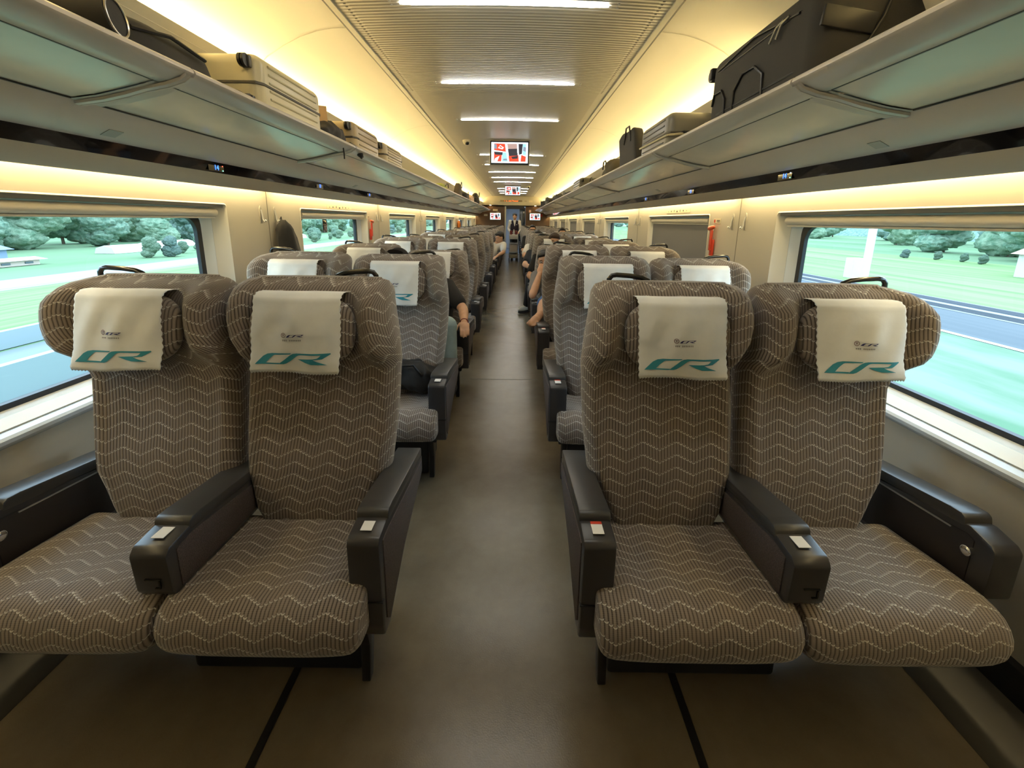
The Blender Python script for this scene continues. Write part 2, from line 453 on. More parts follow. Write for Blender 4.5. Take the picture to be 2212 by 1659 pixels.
# far bulkhead with doorway x -.30 .. .53, top 1.95
b = BM()
for xa, xb, za, zb in ((-1.7, -.335, 0, 2.0), (.53, 1.7, 0, 2.0), (-1.7, 1.7, 1.955, 2.45)):
    b.box(((xa + xb) / 2, Y1 + .02, (za + zb) / 2), (xb - xa, .04, zb - za))
struct(b.done('wall_back', M_WOOD, smooth=False))
b = BM(); b.box((0, Y1 - .13, 2.175), (2.86, .26, .37), bev=.02); struct(b.done('trim_beam', mat('beam_cream', (.60, .56, .44), .4)))
b = BM(); b.box((-.305, Y1 - .03, .98), (.055, .06, 1.96), bev=.006); struct(b.done('trim_door_post', mat('door_post', (.52, .50, .42), .4)))
b = BM(); b.box((.10, Y1 + .03, 1.90), (.78, .05, .10)); struct(b.done('trim_door_head', M_BLACK, smooth=False))
d = empty('door_1', (.40, Y1 + .03, 0), kind='structure')
b = BM(); b.box((.0, .03, .95), (.24, .03, 1.88), bev=.004); b.done('door_leaf', mat('door_dark', (.03, .045, .07), .15), d)
b = BM(); b.box((-.09, .0, 1.0), (.018, .03, .5), bev=.006); b.done('door_handle', M_ALU, d)
# vestibule beyond
mv = mat('vestibule_wall', (.62, .66, .70), .5)
b = BM(); b.box((-.36, Y1 + 2.0, 1.0), (.04, 3.9, 2.1)); b.box((.62, Y1 + 2.0, 1.0), (.04, 3.9, 2.1)); struct(b.done('wall_vestibule', mv, smooth=False))
b = BM(); b.box((.1, Y1 + 3.95, 1.0), (1.1, .04, 2.1)); struct(b.done('wall_vestibule_end', mv, smooth=False))
b = BM(); b.box((.1, Y1 + 2.0, 2.08), (1.1, 3.9, .04)); struct(b.done('ceiling_vestibule', mv, smooth=False))
b = BM(); b.box((.1, Y1 + 1.6, 2.05), (.3, .8, .02)); tag(b.done('vestibule_light', mat('vest_lamp', (1, 1, 1), .5, emit=(.8, .9, 1), strength=14)), 'cool white light in the vestibule beyond the far door', 'light')

# floor seat tracks
for s, side in ((-1, 'left'), (1, 'right')):
    for x in (.585,):
        b = BM(); b.box((s * x, (Y0 + Y1) / 2, .0015), (.022, Y1 - Y0 - .02, .003)); struct(b.done('trim_track_' + side, M_BLACK, smooth=False))
b = BM()
for y in (3.55, 8.2, 12.85): b.box((0, y, .0006), (.60, .004, .0012))
struct(b.done('trim_floor_joint', mat('floor_joint', (.15, .145, .11), .5), smooth=False))

# ------------------------------------------------------------------ luggage racks
ribs = [-.48, 1.42, 2.77, 5.05, 7.37, 9.72, 12.05, 14.38, 16.6, 18.0]
for s, side in ((-1, 'left'), (1, 'right')):
    for k in range(len(ribs) - 1):
        a, c = ribs[k], ribs[k + 1]; ym = (a + c) / 2
        r = empty('luggage_rack', (s * 1.15, ym, 1.75),
                  'grey overhead luggage rack section with frosted underside, %s from the camera on the %s side' % (ORD[k], side), 'luggage rack',
                  'overhead luggage racks')
        L = lambda P: [(x - 1.15, z - 1.75) for x, z in P]
        g_ = .012
        # front rail (rounded lip)
        pr = [(.912, 1.804), (.914, 1.813), (.922, 1.820), (.934, 1.820), (.960, 1.808), (1.02, 1.793), (1.02, 1.778), (1.0, 1.771), (.965, 1.778), (.932, 1.791), (.917, 1.798)]
        bb = BM(); P = L(pr)
        bb.loft([[(s * x, a - ym + .004, z) for x, z in P], [(s * x, c - ym - .004, z) for x, z in P]]); bb.done('front_rail', M_RAIL, r, angle=50)
        # frosted panel underside, slightly curved
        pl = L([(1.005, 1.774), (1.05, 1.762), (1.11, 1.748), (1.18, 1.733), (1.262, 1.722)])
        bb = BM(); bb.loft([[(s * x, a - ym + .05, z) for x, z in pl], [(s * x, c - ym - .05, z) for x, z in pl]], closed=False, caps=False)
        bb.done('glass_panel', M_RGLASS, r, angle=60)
        # aluminium border of the panel
        off = .004
        for (p0, p1) in ((0, .05), (-.05, 0)):
            y_a = (a - ym + .006) if p0 == 0 else (c - ym - .05)
            y_b = y_a + .044
            bb = BM(); bb.loft([[(s * x, y_a, z - off) for x, z in pl], [(s * x, y_b, z - off) for x, z in pl]], closed=False, caps=False)
            bb.done('panel_border', M_GREY, r, angle=60)
        # curved rib at the joint
        bb = BM()
        P = [(s * x, c - ym - .018, z - .002) for x, z in L([(.916, 1.800), (.935, 1.786), (.985, 1.771), (1.05, 1.759), (1.11, 1.743), (1.18, 1.728), (1.268, 1.716)])]
        P = P[:-1] if False else P
        bb.loft([[(x, y_ - .017, z + .002) for x, y_, z in P], [(x, y_ - .015, z - .006) for x, y_, z in P], [(x, y_ - .003, z - .008) for x, y_, z in P], [(x, y_, z - .004) for x, y_, z in P], [(x, y_ + .003, z - .008) for x, y_, z in P], [(x, y_ + .015, z - .006) for x, y_, z in P], [(x, y_ + .017, z + .002) for x, y_, z in P]], closed=False, caps=False)
        bb.done('rib', M_RAIL, r, angle=30)
        # dark joint against the cornice
        bb = BM(); bb.box((s * .112, 0, -.030), (.008, c - a - .1, .004)); bb.done('panel_seal', M_BLACK, r, smooth=False)
        bb = BM(); bb.box((s * -.143, 0, .0225), (.005, c - a - .1, .003)); bb.done('panel_seal', mat('seal_grey', (.12, .115, .10), .5), r, smooth=False)
        # tray
        bb = BM(); bb.box((s * .035, 0, .031), (.34, c - a - .01, .008)); bb.done('tray', M_GREY, r, smooth=False)
    # label patches on the cornice
    for y in (1.58, 3.9, 8.5):
        b = BM(); b.box((0, 0, 0), (.040, .055, .002)); o = b.done('label_plate', mat('patch', (.36, .37, .35), .5), smooth=False)
        o.location = (s * 1.342, y, 1.6575); o.rotation_euler = (0, s * math.radians(26), 0)
        tag(o, 'small grey plate on the %s cornice, %s from the camera' % (side, {1.58: 'nearest', 3.9: 'second', 8.5: 'third'}[y]), 'plate')

# seat number displays on the black strip
M_BLUE = mat('led_blue', (0, 0, 0), .5, emit=(.06, .22, 1), strength=2.2)
for s, side in ((-1, 'left'), (1, 'right')):
    for i, (y, t) in enumerate(((2.19, '14'), (3.33, '13'), (4.45, '12'))):
        r = empty('seat_display', (s * 1.4035, y, 1.614), 'small blue seat number display reading %s in the %s black strip' % (t, side), 'display', 'seat number displays')
        bb = BM(); bb.box((0, 0, 0), (.002, .11, .036)); bb.done('screen', M_STRIP, r, smooth=False)
        o = text('number', t, .034, M_BLUE, r, (-s * .003, 0 if s < 0 else 0, -.001), (PI / 2, 0, -s * PI / 2))
        if i == 0:
            bb = BM(); bb.ell((-s * .003, s * -.05 * -s if False else (.045 if s < 0 else -.045), .010), (.0015, .0025, .0025), seg=8); bb.done('indicator', mat('led_red', (0, 0, 0), emit=(1, .1, .05) if s < 0 else (1, 1, 1), strength=4) if s < 0 else mat('led_w', (0, 0, 0), emit=(.8, 1, 1), strength=4), r)
            bb = BM(); bb.ell((-s * .003, (.045 if s < 0 else -.045), -.011), (.0015, .0025, .0025), seg=8); bb.done('indicator', mat('led_green', (0, 0, 0), emit=(.2, 1, .6), strength=4), r)

# ------------------------------------------------------------------ ceiling lamps, monitors, cameras
for i, k in enumerate((-1, 0, 1, 2, 4, 5, 6, 7, 8, 10, 11, 12)):
    y = 2.227 + 1.165 * k
    vis = i - 1
    lab = ('long white ceiling lamp across the aisle, %s lamp from the camera' % ORD[vis]) if vis >= 0 else 'long white ceiling lamp over the camera position'
    r = empty('ceiling_light', (0.01, y, 2.36), lab, 'ceiling light', 'ceiling lamps')
    bb = BM(); rings = []
    for j in range(15):
        t = -1 + 2 * j / 14; x = .485 * t
        w = .026 * math.sqrt(max(.03, 1 - max(0, (abs(x) - .46) / .026) ** 2))
        zz = cz(x) - 2.36
        rings.append([(x, -w, zz - .002), (x, -w * .5, zz - .007), (x, w * .5, zz - .007), (x, w, zz - .002)])
    bb.loft(rings, closed=False, caps=False); bb.done('diffuser', M_LAMP, r, angle=80)
    bb = BM()
    for x in (-.53, .53):
        for dy in (-.018, .018): bb.cyl((x, dy, cz(x) - 2.36), (x, dy, cz(x) - 2.364), .006, 8)
    bb.done('screws', M_ALU, r)

def picture(parent, w, h, y):
    """the bright picture on a screen: panels of colour"""
    cols = {'w': (.85, .92, 1), 'r': (1, .06, .02), 'k': (.02, .02, .03), 'b': (.35, .75, .9), 's': (.45, .30, .26), 'g': (.25, .28, .35)}
    mats = [mat('pic_' + k, (0, 0, 0), .4, emit=v, strength=(1.6 if k == 'w' else 1.0)) for k, v in cols.items()]
    idx = {k: i for i, k in enumerate(cols)}
    bb = BM()
    def P(pts, c, d):
        bb.quad([((u - .5) * w, y - d * .0006, (v - .5) * h) for u, v in pts], idx[c])
    P([(0, 0), (1, 0), (1, 1), (0, 1)], 'w', 0)
    P([(.07, .62), (.40, .54), (.37, .93), (.07, .94)], 'r', 1)
    P([(.07, .70), (.15, .67), (.14, .90), (.07, .92)], 'g', 2)
    P([(.18, .72), (.30, .66), (.34, .74), (.24, .86)], 'w', 2)
    P([(.20, .76), (.29, .71), (.30, .75), (.24, .82)], 'r', 3)
    P([(.07, .07), (.27, .07), (.29, .50), (.07, .55)], 'r', 1)
    P([(.10, .40), (.30, .38), (.31, .52), (.07, .55)], 'k', 2)
    P([(.08, .08), (.16, .08), (.22, .34), (.10, .22)], 'w', 2)
    P([(.29, .07), (.45, .07), (.41, .50), (.30, .51)], 'b', 1)
    P([(.32, .12), (.44, .12), (.42, .22), (.33, .20)], 'g', 2)
    P([(.43, .93), (.78, .93), (.74, .50), (.47, .52)], 's', 1)
    P([(.45, .68), (.72, .70), (.72, .36), (.48, .34)], 'k', 2)
    P([(.47, .34), (.74, .40), (.76, .07), (.49, .07)], 'r', 1)
    P([(.54, .30), (.73, .36), (.72, .22), (.58, .20)], 'k', 3)
    P([(.72, .93), (.86, .93), (.84, .45), (.76, .40)], 'k', 3)
    P([(.70, .93), (.74, .93), (.75, .45), (.71, .50)], 'w', 4)
    P([(.86, .93), (.95, .93), (.95, .38), (.85, .42)], 'b', 1)
    P([(.88, .80), (.95, .76), (.94, .55), (.87, .60)], 'g', 2)
    P([(.82, .40), (.95, .32), (.94, .07), (.80, .07)], 'r', 2)
    bb.done('screen_picture', mats, parent, smooth=False, recalc=False)
def monitor(loc, w, h, label, cat, group=None, hang=True, bez=.02, tb=.05):
    r = empty('ceiling_monitor' if hang else 'wall_monitor', loc, label, cat, group)
    W, H = w + 2 * bez, h + 2 * tb
    bb = BM(); bb.box((0, .028, 0), (W, .05, H), bev=.006); bb.done('bezel', M_BLACK if hang else mat('white_bezel', (.75, .78, .8), .3), r)
    if hang:
        bb = BM(); bb.box((0, .045, .003), (W + .018, .05, H + .02), bev=.008); bb.done('housing', M_GREY, r)
        bb = BM(); bb.box((0, .06, H / 2 + .02), (.12, .05, .05), bev=.004); bb.done('mounting', M_GREY, r)
    picture(r, w, h, .0015)
    return r
monitor((0, 5.6, 2.208), .455, .245, 'black framed ceiling monitor over the aisle, the nearer and larger one', 'monitor', 'ceiling monitors', bez=.016, tb=.018)
monitor((0.012, 12.6, 2.215), .43, .235, 'black framed ceiling monitor over the aisle, the smaller one farther away', 'monitor', 'ceiling monitors', bez=.014, tb=.014)
monitor((-.725, Y1 - .06, 1.545), .42, .25, 'small bright screen on the brown far wall left of the doorway', 'monitor', 'far wall screens', hang=False, bez=.02, tb=.02)
monitor((.93, Y1 - .06, 1.545), .42, .25, 'small bright screen on the brown far wall right of the doorway', 'monitor', 'far wall screens', hang=False, bez=.02, tb=.02)
for (x, y, lab) in ((-.545, 5.68, 'white dome camera on the ceiling left of the nearer monitor'), (.46, 12.8, 'small white dome camera on the ceiling right of the farther monitor')):
    r = empty('dome_camera', (x, y, 2.3615), lab, 'camera', 'ceiling cameras')
    bb = BM(); bb.cyl((0, 0, .005), (0, 0, -.022), .052, 20); bb.ell((0, 0, -.025), (.046, .046, .035)); bb.done('housing', mat('cam_white', (.7, .66, .55), .3), r)
    bb = BM(); bb.ell((0.008, -.018, -.036), (.030, .030, .024)); bb.done('lens', M_STRIP, r)
# led sign on beam
r = empty('led_sign', (-.07, Y1 - .265, 2.165), 'orange glowing destination text sign on the cream beam above the far door', 'sign')
bb = BM(); bb.box((0, .002, 0), (.9, .006, .07)); bb.done('sign_face', mat('led_face', (.30, .24, .13), .4), r, smooth=False)
text('led_text', 'I   L.  ooo Thattaaf', .075, mat('led_orange', (0, 0, 0), emit=(1, .16, .02), strength=2.5), r, (0, -.003, 0), (PI / 2, 0, 0))
b = BM(); b.box((.73, Y1 - .2612, 2.16), (.15, .004, .075)); tag(b.done('notice_plate', mat('plate_cream', (.75, .68, .5), .4), smooth=False), 'cream notice plate at the right end of the beam above the far door', 'sign')
b = BM(); b.box((.52, Y1 - .2612, 2.165), (.09, .004, .02)); tag(b.done('notice_plate', mat('plate_dark', (.35, .28, .15), .4), smooth=False), 'thin dark lettering strip left of the cream plate on the beam', 'sign')
for x, z, w, h, c, lab in ((-.73, 1.80, .20, .075, (.7, .62, .42), 'cream notice on the brown wall above the left screen'),
                           (-.62, 1.70, .12, .07, (.42, .36, .26), 'grey notice just below the cream notice on the brown wall'),
                           (-1.13, 1.59, .15, .08, (.5, .45, .36), 'grey notice left of the left far screen'),
                           (.72, 1.77, .09, .10, (.85, .55, .48), 'pale pink notice on the brown wall right of the door'),
                           (1.21, 1.60, .07, .10, (.5, .03, .02), 'red notice right of the right far screen')):
    b = BM(); b.box((x, Y1 - .0025, z), (w, .006, h)); tag(b.done('notice_plate', mat('plate%.2f' % x, c, .5), smooth=False), lab, 'sign')
b = BM(); b.box((.455, Y1 + .035, 1.72), (.055, .006, .07)); tag(b.done('notice_plate', mat('plate_blue', (.35, .38, .5), .5), smooth=False), 'small grey notice on the dark door leaf', 'sign')
# downlights on the far wall
for s, side in ((-1, 'left'), (1, 'right')):
    b = BM(); b.cyl((s * .93, Y1 - .10, 1.992), (s * .93, Y1 - .10, 1.984), .03, 14)
    tag(b.done('downlight', mat('downlight', (1, 1, 1), emit=(1, .7, .35), strength=40)), 'warm round downlight under the beam on the %s' % side, 'light', 'beam downlights')

# hooks beside the panel joints
hp = None
for s, side in ((-1, 'left'), (1, 'right')):
    for k, y in enumerate(seams[2:7]):
        for j, dy in enumerate((-.085, .075)):
            if hp is None:
                r = empty('coat_hook', (0, 0, 0))
                bb = BM(); bb.prism([(-.011, -.055), (.011, -.055), (.012, .035), (0, .055), (-.012, .035)], 'x', -.003, .003, bev=.001); bb.done('hook_plate', mat('hook_plate', (.45, .42, .36), .4), r)
                bb = BM(); bb.tube([(-.004, 0, .03), (-.010, 0, .0), (-.012, 0, -.03), (-.022, 0, -.045), (-.030, 0, -.035)], .005, 8); bb.done('hook', M_ALU, r)
                hp = r; o = r
            else: o = copy_tree(hp)
            o.location = (s * 1.5505, y + dy, 1.395); o.rotation_euler = (0, 0, 0 if s > 0 else PI)
            tag(o, 'slim metal coat hook on the %s wall, %s side of the %s panel joint' % (side, ('near', 'far')[j], ORD[k]), 'hook', 'wall coat hooks')

# emergency hammers
def hammer(s, y, lab):
    r = empty('emergency_hammer', (s * 1.548, y, 1.25), lab, 'emergency hammer', 'emergency hammers')
    d = -s
    bb = BM(); bb.box((d * .010, 0, -.045), (.018, .040, .12), bev=.005); bb.done('holder', M_RED, r)
    bb = BM(); bb.tube([(d * .022, 0, -.03), (d * .022, 0, .08)], .011, 10); bb.box((d * .024, 0, .015), (.012, .028, .16), bev=.003); bb.done('handle', mat('hammer_handle', (.70, .07, .03), .3), r)
    bb = BM(); bb.tube([(d * .026, -.042, .108), (d * .026, -.028, .104), (d * .026, .025, .094), (d * .026, .04, .09)], [.006, .014, .018, .008], 12); bb.done('hammer_head', mat('hammer_head', (.75, .12, .04), .3), r)
    bb = BM(); bb.box((0, .026, 0), (.006, .012, .2), bev=.002); bb.done('back_plate', M_ALU, r)
hammer(1, 3.18, 'red emergency hammer in its holder on the right wall beside the closed blind')
hammer(-1, 4.84, 'red emergency hammer on the left wall between two windows')
for s, y, z, w, h, lab, glyph in ((1, 3.95, 1.486, .56, .036, 'pale pictogram strip above the closed blind on the right wall', 1),
                           (-1, 4.05, 1.474, .56, .036, 'pale pictogram strip above the second left window', 1),
                           (1, 3.165, 1.398, .11, .036, 'small white label with a red mark above the right hammer', 2),
                           (-1, 4.80, 1.395, .10, .03, 'small pale label above the left hammer', 3)):
    r = empty('wall_label', (s * 1.551, y, z), lab, 'label')
    bb = BM(); bb.box((0, 0, 0), (.002, w, h)); bb.done('label_face', mat('label_cream', (.74, .68, .50), .4), r, smooth=False)
    bb = BM(); rg = random.Random(3)
    if glyph == 1:
        for i in range(7):
            yy = (-.23 + i * .072) * -s
            bb.box((-s * .0018, yy, rg.uniform(-.004, .006)), (.001, rg.choice((.012, .03, .018)), rg.choice((.005, .012, .018))))
        bb.done('pictograms', M_INK, r, smooth=False)
    else:
        bb.box((-s * .0018, .02 * s * -1, .004), (.001, .045, .006)); bb.box((-s * .0018, .02 * -s, -.007), (.001, .04, .003)); bb.done('pictograms', M_INK, r, smooth=False)
        if glyph == 2:
            bb = BM(); bb.cyl((-s * .0015, -.035 * -s, 0), (-s * .0025, -.035 * -s, 0), .012, 12); bb.done('red_mark', M_RED, r)
# window tag
r = empty('window_tag', (-1.612, 3.84, 1.31), 'black tag with white number 10 hanging at the top of the second left window', 'sign')
bb = BM(); bb.box((0, 0, .0), (.003, .085, .115), bev=.001); bb.done('tag_face', M_STRIP, r)
text('number', '10', .06, mat('tag_white', (.8, .7, .7), .5), r, (.003, 0, -.02), (PI / 2, 0, PI / 2))

# ------------------------------------------------------------------ seats
def interp(tab, z):
    if z <= tab[0][0]: return tab[0][1:]
    for p, q in zip(tab, tab[1:]):
        if z <= q[0]:
            t = (z - p[0]) / (q[0] - p[0]); t = t * t * (3 - 2 * t) * .5 + t * .5
            return tuple(a + (c - a) * t for a, c in zip(p[1:], q[1:]))
    return tab[-1][1:]
#          z    lo    hi
TAB_A = [(.34, .43, .74), (.45, .38, .785), (.57, .330, .803), (.70, .314, .804), (.82, .306, .800), (.91, .304, .796), (.965, .308, .820), (1.01, .314, .846),
         (1.06, .322, .856), (1.12, .330, .853), (1.155, .334, .845), (1.176, .346, .822), (1.184, .372, .785)]
TAB_W = [(.34, .87, 1.22), (.45, .84, 1.26), (.57, .826, 1.298), (.70, .823, 1.305), (.82, .823, 1.308), (.895, .823, 1.312), (.93, .830, 1.355), (.96, .842, 1.398),
         (1.0, .860, 1.426), (1.05, .870, 1.438), (1.10, .872, 1.438), (1.14, .872, 1.420), (1.163, .876, 1.385), (1.176, .890, 1.340), (1.184, .92, 1.30)]
YREF = .95
def yfront(z): return 1.205 + (z - .42) * .185 - YREF
def sm(a, b_, x):
    t = max(0., min(1., (x - a) / (b_ - a))); return t * t * (3 - 2 * t)
def make_back(name, tab, s, root, XR):
    zs = [.34, .36, .40, .45, .51, .57, .63, .70, .76, .82, .87, .91, .935, .96, .985, 1.01, 1.035, 1.06, 1.085, 1.11, 1.13, 1.15, 1.165, 1.176, 1.183, 1.187]
    NF, NS = 25, 5
    rings, uvs = [], []
    vlen = 0
    for iz, z in enumerate(zs):
        lo, hi = interp(tab, z); w = (hi - lo) / 2; c = (lo + hi) / 2
        head = sm(.90, .98, z) * (1 - sm(1.10, 1.185, z))
        th = .115 + .03 * sm(.85, 1.0, z) - .04 * sm(1.13, 1.187, z)
        topr = sm(1.145, 1.187, z)
        yf = yfront(z) + .045 * topr ** 2
        yb = yfront(z) + th - .02 * topr
        if z < .45: yf += .02 * (1 - sm(.34, .45, z))
        P = []
        r = min(.030 + .015 * head, w * .3)
        for i in range(NF):                                    # front lo -> hi
            t = -1 + 2 * i / (NF - 1); t = math.copysign(abs(t) ** .85, t)
            x = c + t * (w - r * .55)
            at = abs(t)
            y = yf
            y -= .058 * head * sm(.58, .86, at)                # wings come forward
            y += .010 * (1 - head) * (1 - at * at)             # shallow dish
            y -= .012 * math.exp(-((z - .60) / .09) ** 2) * (1 - at ** 4)   # lumbar
            y -= .016 * (1 - head) * sm(.80, .97, at) * sm(.45, .6, z)      # side bolster
            y += .030 * sm(.90, 1.0, at)
            y += .006 * math.sin(x * 23 + z * 9) * .25
            P.append((x, y))
        yF = P[-1][1]
        sidep = []
        for j in range(1, NS + 1):
            a = j / (NS + 1)
            sidep.append((1 - .0, a))
        R_ = []
        for j in range(1, NS + 1):
            a = j / (NS + 1); yy = yF + (yb - yF) * a
            bul = math.sin(a * PI) ** .6 * r * .55
            R_.append((w - r * .55 + bul, yy))
        full = list(P)
        full += [(c + q, yy) for q, yy in R_]
        nb = 9
        for i in range(nb):
            t = 1 - 2 * i / (nb - 1); full.append((c + t * (w - r * .75), yb + .012 * (1 - t * t)))
        full += [(c - q, P[0][1] + (yb - P[0][1]) * ((NS + 1 - j) / (NS + 1))) for j, (q, yy) in zip(range(1, NS + 1), R_[::-1])]
        ring = [(s * x - XR, y, z) for x, y in full]
        # u by arclength from front centre
        mid = NF // 2; n_ = len(full); u = [0] * n_
        for i in range(mid + 1, n_ - NS - nb // 2): u[i] = u[i - 1] + math.hypot(full[i][0] - full[i - 1][0], full[i][1] - full[i - 1][1])
        for i in list(range(mid - 1, -1, -1)): u[i] = u[i + 1] - math.hypot(full[i][0] - full[i + 1][0], full[i][1] - full[i + 1][1])
        prev = 0
        for i in range(n_ - 1, n_ - NS - nb // 2 - 1, -1):
            u[i] = u[prev] - math.hypot(full[i][0] - full[prev][0], full[i][1] - full[prev][1]); prev = i
        rings.append(ring); uvs.append([(c * 1.0 + q * s, z) for q in u])
    bb = BM(); bm = bb.bm; uvl = bm.loops.layers.uv.new('UVMap')
    V = [[bm.verts.new(p) for p in r_] for r_ in rings]; n_ = len(V[0])
    for i in range(len(V) - 1):
        for k in range(n_):
            k2 = (k + 1) % n_
            f = bm.faces.new((V[i][k], V[i][k2], V[i + 1][k2], V[i + 1][k]))
            for lp, (ii, kk) in zip(f.loops, ((i, k), (i, k2), (i + 1, k2), (i + 1, k))):
                lp[uvl].uv = uvs[ii][kk]
    for ring, rev in ((V[0], 0), (V[-1], 1)):
        f = bm.faces.new(ring[::-1] if rev else ring)
        for lp in f.loops: lp[uvl].uv = (lp.vert.co.x, lp.vert.co.y + 1.2)
    return bb.done(name, FAB, root, angle=80)

def uv_project(bm, fn):
    uvl = bm.loops.layers.uv.verify()
    for f in bm.faces:
        for lp in f.loops: lp[uvl].uv = fn(lp.vert.co, f.normal)

def make_cushion(tab_lo, tab_hi, s, root, XR):
    lo, hi = tab_lo, tab_hi
    # section in (y,z): top from back to front, nose, underside
    top = [(1.235, .408), (1.17, .411), (1.10, .417), (1.03, .427), (.97, .437), (.93, .441), (.900, .438)]
    sec = top + [(.876, .427), (.858, .408), (.847, .384), (.843, .358), (.846, .332), (.857, .310), (.877, .296), (.91, .290), (1.0, .292), (1.12, .296), (1.235, .30)]
    cy = 1.03; czz = .385
    xs = [0, .004, .012, .025, .045, .08, .15, .25, .36, .5, .64, .75, .85, .92, .955, .975, .988, .996, 1.]
    rings, uv = [], []
    vl = [0]
    for p, q in zip(sec, sec[1:]): vl.append(vl[-1] + math.hypot(q[0] - p[0], q[1] - p[1]))
    for t in xs:
        x = lo + (hi - lo) * t; e = min(t, 1 - t) * (hi - lo)
        k = 1. if e > .035 else (1 - (1 - e / .035) ** 2) ** .5
        ring = []
        for j, (y, z) in enumerate(sec):
            zz = czz + (z - czz) * (.62 + .38 * k); yy = cy + (y - cy) * (.93 + .07 * k)
            tt = (t - .5) * 2
            if j < 6: zz += .012 * (tt ** 2) - .006 + .004 * math.sin(y * 17 + x * 11)
            if 6 <= j <= 12: yy -= .012 * (1 - tt ** 4)
            ring.append((s * x - XR, yy - YREF, zz))
        rings.append(ring); uv.append([(s * x, 3 - v) for v in vl])
    bb = BM(); bm = bb.bm; uvl = bm.loops.layers.uv.new('UVMap')
    V = [[bm.verts.new(p) for p in r_] for r_ in rings]; n_ = len(sec)
    for i in range(len(V) - 1):
        for k in range(n_):
            k2 = (k + 1) % n_
            f = bm.faces.new((V[i][k], V[i][k2], V[i + 1][k2], V[i + 1][k]))
            for lp, (ii, kk) in zip(f.loops, ((i, k), (i, k2), (i + 1, k2), (i + 1, k))): lp[uvl].uv = uv[ii][kk]
    for ring in (V[0], V[-1]):
        f = bm.faces.new(ring)
        for lp in f.loops: lp[uvl].uv = (lp.vert.co.y + .05, lp.vert.co.z)
    return bb.done('seat_cushion', FAB, root, angle=80)

def strip_quads(prs): return [[a[0], b_[0], b_[1], a[1]] for a, b_ in zip(prs, prs[1:])]
LOGO = strip_quads([[(315, 1415), (470, 1394)], [(430, 1300), (520, 1338)], [(490, 1268), (575, 1290)], [(560, 1256), (600, 1279)], [(825, 1256), (805, 1271)]]) + \
    [[(315, 1415), (470, 1394), (660, 1396), (645, 1415)]] + \
    strip_quads([[(645, 1415), (710, 1415)], [(660, 1400), (750, 1402)], [(720, 1352), (815, 1358)], [(800, 1285), (885, 1300)], [(840, 1264), (915, 1284)], [(890, 1257), (950, 1279)], [(1200, 1258), (1218, 1282)]]) + \
    strip_quads([[(1200, 1258), (1218, 1282)], [(1335, 1260), (1216, 1284)], [(1340, 1272), (1190, 1308)], [(1232, 1334), (1165, 1322)], [(1115, 1342), (1110, 1330)]]) + \
    [[(905, 1336), (1110, 1330), (1115, 1342), (1010, 1380)], [(1010, 1380), (1115, 1342), (1170, 1368), (1090, 1402)], [(1090, 1402), (1170, 1368), (1295, 1410)]]
def cover_surface(xc, s):
    """returns f(u,v): u -.5..+.5 across, v 0 (back) .. 1 (front hem)"""
    yf = yfront
    path = [(yf(1.10) + .050, 1.100), (yf(1.13) + .030, 1.135), (yf(1.15) + .002, 1.150), (yf(1.14) - .040, 1.151), (yf(1.12) - .066, 1.136), (yf(1.08) - .076, 1.09),
            (yf(1.03) - .078, 1.035), (yf(.98) - .075, .985), (yf(.94) - .070, .945), (yf(.91) - .064, .912)]
    ln = [0]
    for p, q in zip(path, path[1:]): ln.append(ln[-1] + math.hypot(q[0] - p[0], q[1] - p[1]))
    tot = ln[-1]
    def f(u, v, off=0.):
        d = v * tot
        for i in range(len(path) - 1):
            if d <= ln[i + 1] + 1e-9 or i == len(path) - 2:
                t = (d - ln[i]) / (ln[i + 1] - ln[i]); break
        t = max(0, min(1.1, t))
        y = path[i][0] + (path[i + 1][0] - path[i][0]) * t; z = path[i][1] + (path[i + 1][1] - path[i][1]) * t
        wv = .0035 * math.sin(u * 17 + v * 9 + xc * 31) * sm(.3, .6, v) + .003 * math.sin(u * 9 - v * 5 + xc * 12)
        y += wv * (.5 if v > .7 else 1) + .018 * (abs(u) * 2) ** 3 * sm(.2, .5, v) * (1 - sm(.8, 1., v))
        z += .004 * math.sin(u * 6 + xc * 5) * sm(.85, 1, v)
        return (s * xc + u * .272 + s * .004 * v, y - off, z + (off * .3 if v < .5 else 0))
    return f, tot
